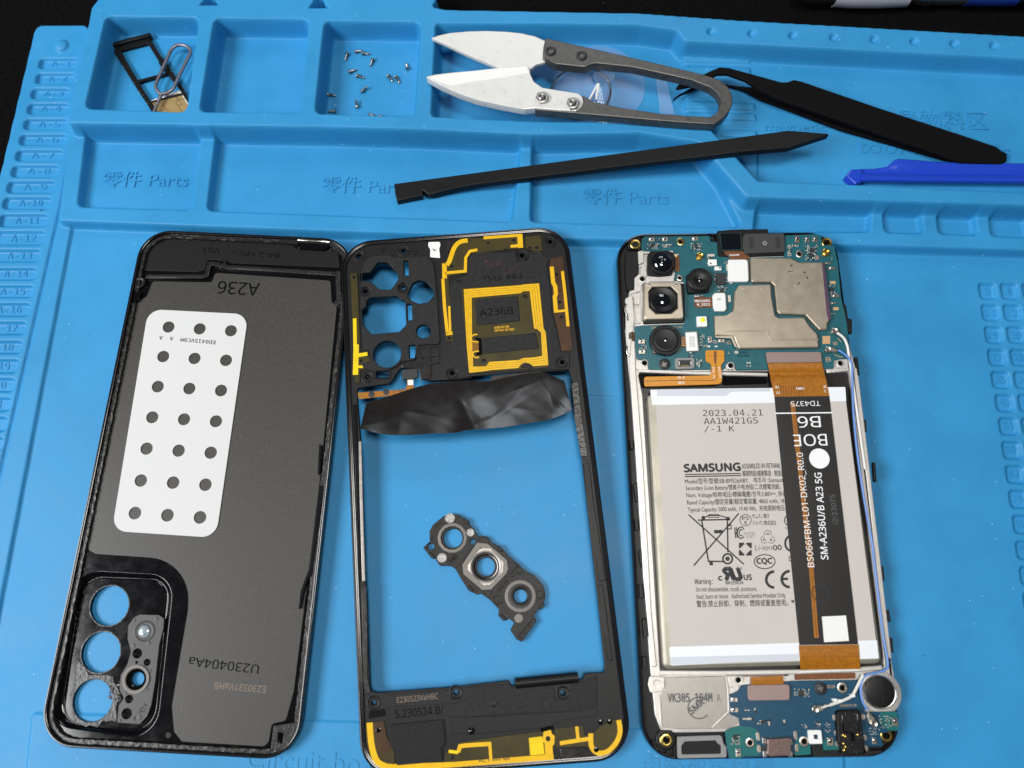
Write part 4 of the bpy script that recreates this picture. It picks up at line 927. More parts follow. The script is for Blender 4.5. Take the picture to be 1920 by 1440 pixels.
text('SM-A236B/E/O/M', pcb, 'ink_copper', 'q3', (458, 122), (902, 114), 26, zb + .02)
text('OM', pcb, 'ink_copper', 'q3', (1532, 348), (1602, 346), 24, zb + .02)
rs = random.Random(21)
def caps(crop, x0, y0, x1, y1, nx, ny, size=(16, 9), m='ceramic_cap', fill=.8, par=None, h=.28, z=None):
    """rows of tiny components"""
    for i in range(nx):
        for j in range(ny):
            if rs.random() > fill: continue
            x = x0 + (x1 - x0) * (i + .5) / nx; y = y0 + (y1 - y0) * (j + .5) / ny; w, hh = size
            if rs.random() < .4: w, hh = hh, w
            rbox('component', par or pcb, rs.choice((m, 'solder', 'ceramic_cap', 'chip')), crop, x - w / 2, y - hh / 2, x + w / 2, y + hh / 2, zb - .02 if z is None else z - .02, (zb if z is None else z) + h, bevel=.04)
def contact(crop, x, y, w, h, par=None, z=None):
    z_ = zb if z is None else z
    a = rbox('spring_contact', par or pcb, 'solder', crop, x - w / 2, y - h / 2, x + w / 2, y + h / 2, z_, z_ + .35, r=.15, bevel=.1)
    c = U(crop, x, y, z_ + .6); rr = mmpx(crop, x, y, min(w, h), z_) * .42
    lathe('contact_tip', a, 'steel', crop, x - w * .12, y - h * .15, [(rr, z_ + .3), (rr * .9, z_ + .65), (rr * .4, z_ + .85), (0, z_ + .88)], 12, zc=z_ + .5)
def chip(crop, x0, y0, x1, y1, h=.55, m='chip', par=None, z=None, r=0):
    z_ = zb if z is None else z
    return rbox('chip', par or pcb, m, crop, x0, y0, x1, y1, z_, z_ + h, r=r, bevel=.06)
def ring_pad(crop, x, y, r, m='solder', par=None, z=None, inner=.5):
    z_ = zb if z is None else z
    lathe('ring_pad', par or pcb, m, crop, x, y, [(r, z_ - .05), (r, z_ + .22), (r * .85, z_ + .27), (r * (inner + .1), z_ + .25), (r * inner, z_ + .1), (r * inner * .8, z_ - .1), (0, z_ - .2)], 18, zc=z_)
    if m != 'trace': bore_shade(par or pcb, crop, x, y, r * inner * .95, z_ + .13)
for x, y, w, h in ((545, 140, 90, 60), (735, 138, 90, 60), (1160, 132, 95, 60)): contact('q1', x, y, w, h)
for x, y, w, h in ((870, 140, 70, 100), (1010, 145, 70, 80), (1125, 145, 70, 80), (1362, 552, 110, 44), (1412, 945, 120, 46), (1390, 1047, 90, 30), (1310, 480, 90, 30)): contact('q2', x, y, w, h)
for x, y in ((328, 305), (332, 450)): contact('q3', x, y, 95, 60)
for x, y, w, h in ((1297, 280, 60, 90), (1460, 295, 100, 50)): contact('q3', x, y, w, h)
caps('q1', 480, 200, 640, 275, 8, 4, (14, 9)); caps('q1', 600, 120, 660, 240, 3, 5, (14, 9)); caps('q1', 690, 205, 835, 260, 7, 3, (15, 10)); caps('q1', 1100, 190, 1260, 300, 8, 5, (14, 9))
chip('q1', 1160, 215, 1200, 260); chip('q1', 525, 215, 570, 255)
caps('q1', 1330, 345, 1410, 490, 4, 6, (15, 10)); rbox('chip', pcb, 'ceramic_cap', 'q1', 1340, 350, 1440, 382, zb, zb + .4, bevel=.05)
rbox('filter_can', pcb, 'white', 'q1', 1350, 428, 1472, 512, zb, zb + .7, r=.15, bevel=.08); rbox('filter_can', pcb, 'white', 'q1', 1442, 528, 1536, 580, zb, zb + .7, r=.15, bevel=.08)
rbox('filter_mark', pcb, 'ink', 'q1', 1372, 475, 1396, 494, zb + .65, zb + .72, bevel=0); rbox('filter_mark', pcb, 'ink', 'q1', 1502, 536, 1528, 556, zb + .65, zb + .72, bevel=0)
rbox('capacitor', pcb, 'ceramic_cap', 'q1', 1610, 495, 1660, 585, zb, zb + .6, bevel=.1); caps('q1', 1570, 450, 1660, 490, 4, 2, (14, 9))
chip('q1', 1462, 622, 1598, 780, .7); caps('q1', 1440, 630, 1458, 780, 1, 8, (12, 8), fill=1); caps('q1', 1602, 650, 1628, 770, 1, 6, (14, 8), fill=1); caps('q1', 1480, 795, 1620, 880, 7, 4, (14, 10)); chip('q1', 1520, 845, 1565, 885)
rbox('capacitor', pcb, 'ceramic_cap', 'q1', 1655, 670, 1690, 712, zb, zb + .35, bevel=.06); rbox('capacitor', pcb, 'ceramic_cap', 'q1', 1655, 730, 1690, 772, zb, zb + .35, bevel=.06); rbox('capacitor', pcb, 'ceramic_cap', 'q1', 1632, 935, 1672, 1030, zb, zb + .5, bevel=.1)
caps('q2', 735, 220, 790, 380, 3, 10, (14, 9)); caps('q2', 800, 215, 890, 245, 6, 2, (14, 9)); caps('q2', 955, 215, 1050, 250, 6, 2, (14, 9)); caps('q2', 985, 255, 1150, 440, 7, 10, (15, 10)); caps('q2', 1130, 215, 1190, 265, 4, 3, (12, 8))
chip('q2', 1060, 265, 1115, 315); chip('q2', 1040, 335, 1090, 385); rbox('capacitor', pcb, 'brown_plate', 'q2', 1130, 370, 1182, 430, zb, zb + .4, bevel=.05)
rbox('solder_pad', pcb, 'ink_copper', 'q2', 1335, 735, 1415, 775, zb, zb + .05, bevel=0); rbox('solder_pad', pcb, 'ink_copper', 'q2', 1380, 1108, 1458, 1148, zb, zb + .05, bevel=0)
chip('q2', 1325, 830, 1388, 870, .4); caps('q2', 1320, 785, 1420, 820, 5, 2, (14, 8)); caps('q2', 1330, 875, 1430, 915, 5, 2, (14, 8)); caps('q2', 1335, 400, 1375, 450, 2, 3, (12, 8)); caps('q2', 1345, 1170, 1450, 1200, 4, 2, (12, 8), fill=.5)
caps('q3', 1150, 205, 1225, 390, 3, 9, (15, 10)); caps('q3', 1215, 350, 1265, 395, 2, 3, (16, 9)); rbox('capacitor', pcb, 'white', 'q3', 1268, 365, 1302, 385, zb, zb + .3, bevel=.04); rbox('capacitor', pcb, 'white', 'q3', 1368, 365, 1405, 384, zb, zb + .3, bevel=.04)
caps('q3', 1330, 280, 1400, 330, 4, 3, (15, 9)); caps('q3', 1530, 290, 1590, 325, 3, 2, (14, 9)); caps('q3', 1100, 555, 1190, 665, 3, 6, (22, 10), m='white'); caps('q3', 985, 495, 1060, 525, 2, 1, (26, 16), m='white', fill=1); caps('q3', 325, 350, 400, 405, 4, 3, (13, 9)); caps('q3', 290, 395, 400, 410, 5, 1, (13, 9)); caps('q3', 1000, 455, 1090, 470, 2, 1, (28, 14), fill=1)
rbox('capacitor', pcb, 'ceramic_cap', 'q3', 1650, 440, 1700, 475, zb, zb + .4, bevel=.08); caps('q3', 1555, 450, 1585, 480, 2, 2, (12, 8)); caps('q4', 150, 595, 215, 620, 2, 1, (26, 18), m='white', fill=1); caps('q4', 150, 640, 215, 665, 3, 1, (18, 18), m='ink_copper', fill=1, h=.05)
for i in range(7): ring_pad('q3', 1705 + i * 44 - (176 if i > 3 else 0) + (30 if i > 3 else 0), 508 if i < 4 else 462, .35, 'trace', inner=.6)
for c, x, y, r in (('q1', 955, 178, 1.25), ('q1', 942, 695, 1.0), ('q2', 900, 352, 1.25)): ring_pad(c, x, y, r, 'brass' if r > 1.2 and c == 'q1' else 'solder')
for c, x, y in (('q1', 1222, 390), ('q2', 1268, 338)):
    cx = rbox('coax_socket', pcb, 'brass', c, x - 46, y - 46, x + 46, y + 46, zb, zb + .25, r=.2, bevel=.06)
    lathe('socket_ring', cx, 'brass', c, x, y - 4, [(1.15, zb + .2), (1.15, zb + .95), (1.0, zb + 1.0), (.85, zb + .9), (.8, zb + .4), (.3, zb + .4), (.25, zb + .8), (0, zb + .8)], 18)
for c, x, y in (('q1', 315, 210), ('q2', 1292, 185)):
    lathe('brass_insert', ph, 'brass', c, x, y, [(1.75, 6.3), (1.75, 7.0), (1.6, 7.1), (1.1, 7.05), (.95, 6.8), (.9, 6.0), (0, 6.0)], 22, zc=7); bore_shade(ph, c, x, y, .8, 6.75, 7)
for c, x, y in (('q1', 412, 705), ('q3', 368, 612), ('q3', 1592, 648), ('q4', 1482, 615)):
    lathe('screw_hole', ph, 'alloy', c, x, y, [(1.25, 7.0), (1.2, 7.45), (.95, 7.5), (.8, 7.3), (.75, 6.6), (0, 6.6)], 18, zc=7.3); bore_shade(ph, c, x, y, .78, 7.28, 7.3)
plate('board_lug', ph, 'alloy', 'q3', [(240, 575), (400, 570), (420, 610), (422, 712), (300, 718), (250, 700)], 6.4, 7.15, r=.6, bevel=.2)
plate('board_lug', ph, 'alloy', 'q3', [(1525, 700), (1522, 640), (1560, 612), (1620, 612), (1655, 645), (1655, 710)], 6.4, 7.25, r=.6, bevel=.2)
plate('board_lug', ph, 'alloy', 'q4', [(1415, 690), (1420, 590), (1500, 560), (1590, 545), (1600, 690)], 6.4, 7.25, r=.6, bevel=.2)
plate('copper_mark', pcb, 'ink_copper', 'q4', [(1228, 228), (1338, 226), (1340, 338), (1230, 340)], zb - .02, zb + .04, bevel=0)
# screw with cross slot
sc = lathe('board_screw', ph, 'chip', 'q3', 650, 630, [(1.8, zb), (1.8, zb + .4), (1.6, zb + .55), (.4, zb + .55), (0, zb + .55)], 24)
for a in (.5, 2.07):
    c = U('q3', 650, 630, zb + .55); d = (math.cos(a) * .9, math.sin(a) * .9)
    plate('slot', sc, 'steel_dull', None, strip([(c[0] - d[0], c[1] - d[1]), (c[0] + d[0], c[1] + d[1])], .28), zb + .5, zb + .58, bevel=0)
# ---- shields
zs = zb + 1.35
s1 = plate('shield_can', pcb, 'shield', 'q2', [(200, 412), (250, 398), (780, 398), (830, 425), (900, 460), (1230, 462), (1270, 480), (1320, 900), (1362, 1260), (1308, 1340), (1306, 1428), (1190, 1432), (1130, 1370), (990, 1218), (620, 1204), (580, 1160), (545, 800), (500, 752), (235, 752), (212, 720)], zb, zs, r=.5, bevel=.5)
plate('shield_fold', s1, 'shield_purple', 'q2', [(1222, 470), (1262, 480), (1305, 850), (1352, 1262), (1312, 1300), (1290, 1200)], zs - .2, zs + .05, r=.2, bevel=.04)
s2 = plate('shield_can', pcb, 'shield', 'p5', [(926, 560), (962, 506), (1212, 498), (1218, 600), (1245, 742), (1275, 756), (1462, 752), (1508, 820), (1570, 884), (1580, 990), (962, 998), (938, 950), (922, 906), (778, 896), (770, 742), (870, 736), (905, 712), (918, 680)], zb, zs, r=.5, bevel=.5)
band('shield_step', s2, 'shield', 'q4', [(-285, 152), (0, 150), (400, 148), (440, 165), (490, 255), (540, 278), (1180, 274)], 22, zs - .1, zs + .16, bevel=.1)
plate('shield_slope', s2, 'shield', 'q3', [(1640, 1070 - 600), (1640, 470), (1700, 470)][:0] or [(1370, 225), (1390, 228), (1620, 228), (1690, 400), (1650, 380), (1600, 262), (1380, 250)], zs - .1, zs + .08, r=.2, bevel=.05)
for x, y in ((785, 515), (970, 612), (1015, 690), (895, 765), (752, 604)):
    lathe('vent_hole', s1, 'chip', 'q2', x, y, [(.32, zs - .05), (.32, zs + .03), (0, zs + .03)], 12)
for x, y, a in ((790, 596, .3), (858, 788, .5)): band('dent', s1, 'steel', 'q2', [(x - 24, y + 10), (x + 24, y - 12)], 14, zs - .05, zs + .07, bevel=.06)
text('735', s2, 'shield', 'q2', (75, 885), (215, 880), 58, zs - .02, .14, name='embossed_text'); text('#3', s2, 'shield', 'q2', (345, 882), (455, 880), 58, zs - .02, .14, name='embossed_text')
text('829', s1, 'shield', 'q2', (650, 1140), (815, 1136), 56, zs - .02, .14, name='embossed_text'); text('#3', s1, 'shield', 'q2', (1080, 545), (1172, 543), 52, zs - .02, .14, name='embossed_text')
text('+', s1, 'shield', 'q2', (960, 890), (1002, 890), 60, zs - .02, .12, name='embossed_text'); text('+', s2, 'shield', 'q4', (362, 50), (402, 50), 60, zs - .02, .12, name='embossed_text')
# ---- connectors with white caps
for c, q in (('q2', [(-110, 432), (130, 430), (165, 448), (178, 720), (160, 742), (-95, 742), (-112, 720)]), ('q1', [(1412, 940), (1445, 908), (1572, 905), (1592, 930), (1602, 1130), (1580, 1162), (1450, 1160), (1422, 1110)]), ('q3', [(952, 178), (1108, 172), (1132, 435), (970, 440)])):
    cp = plate('connector_cap', pcb, 'white', c, q, zb + .3, zb + 1.2, r=.4, bevel=.12)
    lp = rounded(offset(ccw(P(c, q, zb + .4)), .25), .4); V, Fc = plate_data(lp, [], zb, zb + .45, .05); obj('connector_base', V, Fc, 'steel_dull', cp)
text('BN', pcb, 'ink_grey', 'q1', (1480, 1010), (1530, 1008), 30, zb + 1.21)
for k in range(4): text(('3542', 'AG1C', 'X7N1', '0230')[k], pcb, 'ink_grey', 'q3', (1002 + k * 20, 232), (1010 + k * 20, 378), 15, zb + 1.21)
led = rbox('flash_led', pcb, 'white', 'q1', 1188, 1236, 1332, 1380, zb, zb + 1.0, r=.3, bevel=.12); rbox('led_die', led, 'yellow_led', 'q1', 1240, 1256, 1304, 1316, zb + .95, zb + 1.08, r=.1, bevel=.03)
sk = plate('board_socket', pcb, 'gasket_grey', 'q3', [(800, 540), (1080, 534), (1078, 690), (806, 698)], zb, zb + .9, r=.8, bevel=.15, holes=[([(850, 572), (1042, 568), (1040, 655), (852, 660)], .4)])
plate('socket_floor', sk, 'chip', 'q3', [(845, 568), (1046, 564), (1044, 660), (848, 664)], zb, zb + .25, bevel=0)
rbox('socket_core', sk, 'chip', 'q3', 890, 590, 1010, 640, zb + .2, zb + .7, bevel=.08)
for k in range(10): rbox('pin', sk, 'brass', 'q3', 893 + k * 12, 625, 899 + k * 12, 652, zb + .2, zb + .62, bevel=0)
for x in (862, 1028): rbox('pin', sk, 'steel', 'q3', x - 12, 585, x + 12, 645, zb + .2, zb + .75, r=.1, bevel=.08)
# ---- camera modules
def lens(par, crop, x, y, rings, zc_):
    for nm, m_, prof_ in rings: lathe(nm, par, m_, crop, x, y, prof_, 36, zc=zc_)
b1 = plate('camera_module', ph, 'lens_black', 'q1', [(490, 350), (530, 310), (780, 300), (860, 330), (880, 400), (885, 520), (850, 610), (830, 650), (660, 668), (500, 655), (488, 560)], 6.4, 8.4, r=.5, bevel=.25)
lens(b1, 'q1', 690, 470, (('lens_barrel', 'lens_black', [(4.15, 8.3), (4.15, 9.1), (3.9, 9.35), (3.45, 9.35), (3.2, 9.1)]), ('lens_dome', 'lens_glass', [(3.25, 9.05), (2.9, 9.5), (2.3, 9.95), (1.6, 10.25), (1.1, 10.32), (.95, 10.2), (.9, 9.9)]), ('lens_core', 'lens_glass', [(.92, 9.92), (.7, 10.05), (.3, 10.12), (0, 10.14)])), 9.2)
plate('module_flex', b1, 'flex_dark', 'q1', [(872, 380), (935, 378), (942, 598), (876, 595)], 7.3, 7.5, r=.2, bevel=.03)
plate('module_flex', b1, 'brass', 'q1', [(860, 362), (932, 372), (930, 384), (858, 378)], 7.3, 7.8, bevel=.05)
for pts in ([(350, 310), (395, 305), (420, 325), (600, 322), (600, 340), (430, 345), (430, 470), (360, 500)], [(740, 325), (800, 300), (850, 302), (858, 330), (830, 350), (800, 330)], [(470, 660), (580, 665), (680, 672), (860, 600), (880, 620), (860, 740), (500, 745), (480, 700)]):
    plate('camera_cradle', ph, 'alloy', 'q1', pts, 6.4, 7.6, r=.3, bevel=.15)
plate('camera_cradle', ph, 'alloy', 'q1', [(362, 500), (430, 500), (470, 560), (470, 690), (860, 700), (870, 755), (440, 760), (400, 800), (395, 880), (300, 900), (300, 690), (370, 630)], 6.4, 7.2, r=.4, bevel=.15, holes=[([(378, 530), (425, 530), (430, 640), (384, 642)], .3), ('c', 412, 705, 22)])
zm = 9.6
b2 = plate('camera_module', ph, 'shield', 'q1', [(440, 770), (470, 755), (930, 752), (970, 785), (1002, 1240), (985, 1272), (460, 1282), (436, 1240)], 7.2, zm, r=.5, bevel=.3, holes=[([(560, 820), (820, 815), (910, 905), (915, 1120), (825, 1195), (610, 1200), (515, 1110), (505, 890)], .3)])
plate('module_skirt', b2, 'lens_black', 'q1', [(428, 770), (1005, 765), (1012, 1320), (430, 1338)], 6.4, 7.6, r=.4, bevel=.2)
lens(b2, 'q1', 705, 1010, (('lens_seat', 'lens_black', [(5.6, 8.6), (5.5, 9.2), (5.1, 9.35), (4.9, 9.1), (4.4, 9.1)]), ('lens_barrel', 'lens_black', [(4.45, 9.1), (4.35, 9.75), (4.1, 9.95), (3.6, 9.9), (2.2, 9.45)]), ('lens_core', 'lens_glass', [(2.3, 9.5), (1.6, 9.78), (.8, 9.95), (0, 10.0)])), 9.3)
for x, y in ((512, 792), (898, 794)): lathe('weld_dot', b2, 'steel', 'q1', x, y, [(.5, zm - .05), (.4, zm + .1), (0, zm + .15)], 12)
b3 = plate('camera_module', pcb, 'lens_black', 'q1', [(1040, 640), (1130, 620), (1320, 618), (1365, 640), (1392, 690), (1405, 720), (1370, 770), (1362, 885), (1065, 905), (1045, 790)], zb, 8.9, r=.5, bevel=.25)
lens(b3, 'q1', 1232, 715, (('lens_barrel', 'lens_black', [(4.0, 8.7), (4.0, 9.6), (3.7, 9.85), (3.3, 9.85), (3.15, 9.7), (2.95, 9.75), (1.3, 9.3), (.75, 9.2)]), ('lens_core', 'lens_glass', [(.8, 9.22), (.5, 9.34), (0, 9.4)])), 9.5)
plate('module_flex', b3, 'flex_dark', 'q1', [(1150, 965), (1400, 965), (1412, 985), (1415, 1112), (1180, 1112), (1152, 1085)], zb, zb + .25, r=.5, bevel=.03)
plate('module_plate', b3, 'steel', 'q1', [(1142, 932), (1278, 930), (1282, 952), (1145, 956)], zb, zb + .5, bevel=.06)
text('M02GDR1', b3, 'ink_white', 'q1', (1158, 1035), (1375, 1030), 34, zb + .27, font='mono', bold=.01); text('W_3221', b3, 'ink_white', 'q1', (1190, 1085), (1375, 1080), 34, zb + .27, font='mono', bold=.01)
b4_ = plate('camera_module', pcb, 'brown_metal', 'q3', [(472, 170), (560, 150), (800, 150), (838, 240), (840, 390), (650, 462), (490, 478)], zb, 8.3, r=.3, bevel=.2)
lens(b4_, 'q3', 668, 282, (('lens_barrel', 'lens_black', [(5.1, 8.1), (5.1, 8.7), (4.8, 8.95), (4.1, 8.95), (3.95, 9.35), (3.75, 9.45), (3.3, 9.4), (.6, 9.3)]), ('lens_core', 'lens_glass', [(.7, 9.28), (.3, 9.36), (0, 9.4)])), 9.0)
for k in range(8):
    a = k * math.pi / 4 + .2; c = U('q3', 668, 282, 9.2); c = (c[0] + 4.75 * math.cos(a), c[1] + 4.75 * math.sin(a)); d = (-math.sin(a), math.cos(a))
    plate('barrel_tooth', b4_, 'lens_black', None, strip([(c[0] - d[0], c[1] - d[1]), (c[0] + d[0], c[1] + d[1])], .6), 8.7, 9.1, bevel=.1)
plate('module_flex', b4_, 'flex_copper', 'q3', [(845, 240), (950, 236), (955, 375), (850, 382)], zb + .1, zb + .35, bevel=.03)
text('8B03', b4_, 'ink_white', 'q3', (868, 250), (872, 365), 22, zb + .37); text('F2H1', b4_, 'ink_white', 'q3', (900, 250), (904, 365), 22, zb + .37)
# ---- front camera and earpiece
fr = plate('earpiece_housing', ph, 'black', 'p5', [(790, 110), (800, 92), (920, 82), (1185, 78), (1190, 108), (1312, 112), (1325, 280), (1010, 290), (805, 290)], 5.6, 7.2, r=.3, bevel=.2)
plate('earpiece', fr, 'grey_plastic', 'q2', [(130, 60), (660, 50), (690, 70), (700, 320), (130, 345), (95, 250), (100, 110)], 7.1, 8.2, r=.5, bevel=.2)
lathe('earpiece_dot', fr, 'gasket_grey', 'q2', 408, 200, [(.75, 8.15), (.75, 8.35), (.6, 8.4), (.35, 8.38), (.3, 8.2), (0, 8.2)], 16)
for x0, x1 in ((185, 255), (560, 635)): rbox('earpiece_recess', fr, 'chip', 'q2', x0, 110, x1, 270, 8.1, 8.24, r=.1, bevel=.02)
fc = plate('front_camera', ph, 'pcb_dark', 'q1', [(1505, 50), (1815, 48), (1838, 300), (1540, 305)], 7.0, 7.9, r=.2, bevel=.08)
plate('sensor_glass', fc, 'lens_glass', 'q1', [(1522, 58), (1802, 56), (1818, 280), (1548, 290)], 7.85, 8.05, r=.15, bevel=.06)
plate('camera_flex', fc, 'flex_dark', 'q1', [(1560, 308), (1830, 308), (1950, 400), (1900, 440), (1730, 440), (1690, 440), (1650, 390), (1600, 360)], 7.35, 7.6, r=.3, bevel=.03)
text('SR8460', fc, 'ink_white', 'q1', (1650, 378), (1792, 372), 24, 7.62, font='mono', bold=.01)
for x, y, r in ((1340, 95, 30), (1400, 130, 20)): lathe('frame_pip', ph, 'black_gloss', 'q1', x, y, [(mmpx('q1', x, y, 2 * r, 7) / 2, 6.4), (mmpx('q1', x, y, 2 * r, 7) / 2, 7.0), (0, 7.2)], 12)
# ---- volume-key flex from the left edge
plate('edge_flex', ph, 'amber_brown', 'q3', [(140, 185), (200, 160), (238, 190), (236, 290), (200, 305), (180, 270), (140, 280)], 6.9, 7.3, r=.3, bevel=.06)
tube('edge_spring', ph, 'steel', [(*U('q1', x, y, 7.2), 7.2) for x, y in ((185, 1060), (168, 1110), (170, 1170), (195, 1210), (205, 1300))], .35)
tube('edge_spring', ph, 'steel', [(*U('q3', x, y, 7.2), 7.2) for x, y in ((125, 370), (112, 420), (118, 470), (150, 510))], .35)
# ---- small orange flex
sf = plate('battery_flex', ph, 'flex_orange', 'q3', [(1232, 440), (1258, 430), (1480, 428), (1500, 445), (1502, 580), (1455, 640), (1470, 850), (1455, 895), (1410, 912), (1150, 922), (370, 945), (362, 890), (362, 820), (392, 805), (1290, 788), (1318, 770), (1320, 660), (1310, 625), (1240, 580)], zb + .15, zb + .55, r=.5, bevel=.06)
for pts in ([(366, 868), (900, 858), (1330, 862), (1370, 845), (1398, 800), (1392, 700), (1372, 560), (1372, 440)],): band('flex_line', sf, 'flex_dark', 'q3', pts, 9, zb + .5, zb + .58, bevel=0)
plate('flex_window', sf, 'flex_dark', 'q3', [(1350, 445), (1392, 445), (1388, 620), (1362, 620)], zb + .5, zb + .57, bevel=0)
band('flex_line', sf, 'flex_copper', 'q3', [(1245, 512), (1495, 508)], 5, zb + .5, zb + .57, bevel=0)
text('V2.0', sf, 'ink_white', 'q3', (835, 832), (935, 830), 30, zb + .57, font='mono', bold=.01); text('M52', sf, 'ink_white', 'q3', (848, 908), (935, 905), 30, zb + .57, font='mono', bold=.01)
text('P11.21', sf, 'ink_white', 'q3', (1330, 672), (1345, 835), 26, zb + .57, font='mono', bold=.01); text('P17.01', sf, 'ink_white', 'q3', (1408, 672), (1440, 828), 26, zb + .57, font='mono', bold=.01)
plate('well_tape', ph, 'black_gloss', 'q3', [(1500, 760), (2100, 750), (2110, 900), (1480, 920)], 5.9, 6.3, r=.3, bevel=.08)
plate('well_tape', ph, 'black_gloss', 'q3', [(290, 750), (1310, 750), (1310, 790), (380, 800), (350, 960), (300, 930)], 5.9, 6.2, r=.2, bevel=.08)

# ---- battery
zt = 8.3
bat = plate('battery', ph, 'pouch', 'f', [(1213, 741), (1586, 727), (1656, 1245), (1243, 1256)], 5.2, zt, r=2.0, bevel=1.2)
lab = plate('battery_label', bat, 'label', 'f', [(1228, 733), (1583, 727), (1647, 1234), (1259, 1247)], zt - .1, zt + .06, r=.4, bevel=.02)
plate('battery_edge', bat, 'pouch', 'f', [(1214, 742), (1230, 736), (1262, 1246), (1246, 1254)], 6.6, zt - .05, r=1.0, bevel=.5)
tw = plate('end_tape', bat, 'tape_white', 'p6', [(150, 118), (480, 112), (1040, 105), (1555, 98), (1562, 200), (1040, 212), (165, 228)], zt - .05, zt + .12, r=.3, bevel=.02)
plate('tape_shade', tw, 'tape_grey', 'q3', [(540, 995), (1200, 985), (1900, 975), (2150, 968), (2150, 1015), (1640, 1018), (1580, 1030), (1540, 1070), (1515, 1080), (545, 1082)], zt + .1, zt + .15, r=.2, bevel=0)  # greyer sheet paints the shaded part of the white tape
tw2 = plate('end_tape', bat, 'tape_white', 'p7', [(245, 697), (640, 685), (1520, 655), (1532, 768), (700, 790), (255, 812)], zt - .05, zt + .12, r=.3, bevel=.02)
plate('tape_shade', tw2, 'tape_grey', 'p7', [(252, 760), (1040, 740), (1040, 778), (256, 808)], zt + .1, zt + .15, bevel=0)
zl = zt + .075
INK = [('2023.04.21', 'mono', (530, 308), (962, 303), 44), ('AA1W421GS', 'mono', (538, 366), (928, 360), 44), ('/-1 K', 'mono', (540, 420), (758, 418), 42)]
for s_, f_, a, b, c in INK: text(s_, lab, 'ink', 'p6', a, b, c, zl, font=f_)
text('SAMSUNG', lab, 'ink', 'p6', (397, 710), (800, 700), 54, zl, bold=.035)
for y in (728, 743): band('printed_rule', lab, 'ink', 'p6', [(400, y + 1), (803, y - 7)], 8, zl - .02, zl + .015, bevel=0)
for s_, a, b, c in (('ASSEMBLED IN VIETNAM, A', (812, 686), (1112, 680), 34), ('越南制造/越南製造   制造商', (815, 738), (1118, 736), 32),
    ('Model/型号/型號:EB-BM526ABY,   제조자 :Samsung', (402, 794), (1122, 782), 30), ('Secondary Li-ion Battery/锂离子电池组/二次鋰電池組，A', (407, 842), (1132, 830), 30),
    ('Nom. Voltage/标称电压/標稱電壓/정격:3.88V⎓, 执行', (412, 893), (1136, 882), 30), ('Rated Capacity/額定容量/額定電容量: 4860 mAh, 18.8', (417, 945), (1140, 933), 30),
    ('Typical Capacity: 5000 mAh, 19.40 Wh,  充电限制电压:4', (422, 997), (1142, 985), 30), ('サムスン電子', (885, 1044), (1010, 1041), 26), ('ジャパン株式会社', (888, 1092), (1058, 1090), 26)):
    text(s_, lab, 'ink', 'p6', a, b, c, zl, bold=.008)
for s_, a, b, c, bo in (('Warning :', (345, 1082), (572, 1078), 60, .01), ('c', (636, 1035), (682, 1033), 62, .03), ('US', (950, 1030), (1046, 1028), 62, .03), ('MH29634', (726, 1086), (942, 1082), 40, .012), ('Do not disassemble, crush, puncture,', (362, 1172), (1108, 1165), 48, .008),
    ('heat, burn or reuse.   Authorized Service Provider Only.', (370, 1262), (1465, 1244), 50, .008), ('警告:禁止拆卸、穿刺、燃烧或重复使用。', (370, 1358), (1492, 1340), 58, .008), ('W', (1532, 1312), (1568, 1310), 34, .03), ('Li-ion', (1088, 668), (1292, 664), 60, 0), ('00', (1310, 664), (1412, 660), 58, .02),
    ('ZU10196', (945, 476), (1082, 474), 32, 0), ('-21011', (968, 516), (1082, 512), 32, 0), ('CQC', (1108, 830), (1296, 826), 62, .035), ('PS', (928, 296), (1008, 292), 44, .012), ('E', (958, 346), (988, 345), 36, .012), ('®', (895, 908), (932, 906), 34, 0), ('IS', (1500, 800), (1545, 798), 60, .01), ('R3', (1462, 404), (1500, 402), 20, .01)):
    text(s_, lab, 'ink', 'q6', a, b, c, zl, bold=bo)
text('R', lab, 'ink', 'q6', (724, 1028), (832, 1027), 140, zl, bold=.05, lean=-.30, mirror=True)
text('U', lab, 'ink', 'q6', (826, 1028), (932, 1027), 140, zl, bold=.05, lean=-.30)
def pline(pts, w, closed=False): band('printed_mark', lab, 'ink', 'q6', pts, w, zl - .02, zl + .015, bevel=0)
def parc(cx, cy, rx, ry, a0, a1, w, n=22): pline([(cx + rx * math.cos(a0 + (a1 - a0) * k / n), cy - ry * math.sin(a0 + (a1 - a0) * k / n)) for k in range(n + 1)], w)
T2 = 2 * math.pi
pline([(268, 228), (948, 838)], 17); pline([(886, 212), (332, 855)], 17)
pline([(430, 300), (512, 800), (690, 805)], 18); pline([(745, 300), (752, 690)], 18); pline([(385, 296), (780, 288)], 18); pline([(440, 272), (520, 240), (640, 238), (750, 268)], 14); pline([(512, 228), (640, 228), (640, 262), (515, 262), (512, 228)], 9)
pline([(582, 438), (684, 436)], 42); pline([(525, 830), (568, 828)], 42); parc(748, 770, 58, 60, 0, T2, 22); parc(748, 770, 14, 14, 0, T2, 28); parc(755, 278, 12, 12, 0, T2, 24); parc(450, 268, 12, 12, 0, T2, 24)
pline([(735, 385), (790, 350), (792, 402), (740, 402)], 12)
parc(968, 295, 70, 70, 0, T2, 8); parc(1202, 806, 128, 86, 0, T2, 12, 32)
parc(1320, 1025, 98, 98, math.pi * .5, math.pi * 1.5, 34); parc(1510, 1020, 98, 98, math.pi * .5, math.pi * 1.5, 34); pline([(1425, 1018), (1490, 1017)], 30)
pline([(835, 385), (848, 518)], 14); pline([(856, 382), (868, 516)], 12); parc(912, 450, 46, 70, .6, 5.6, 13); parc(912, 450, 22, 40, .7, 5.5, 12); pline([(848, 470), (885, 400)], 10)
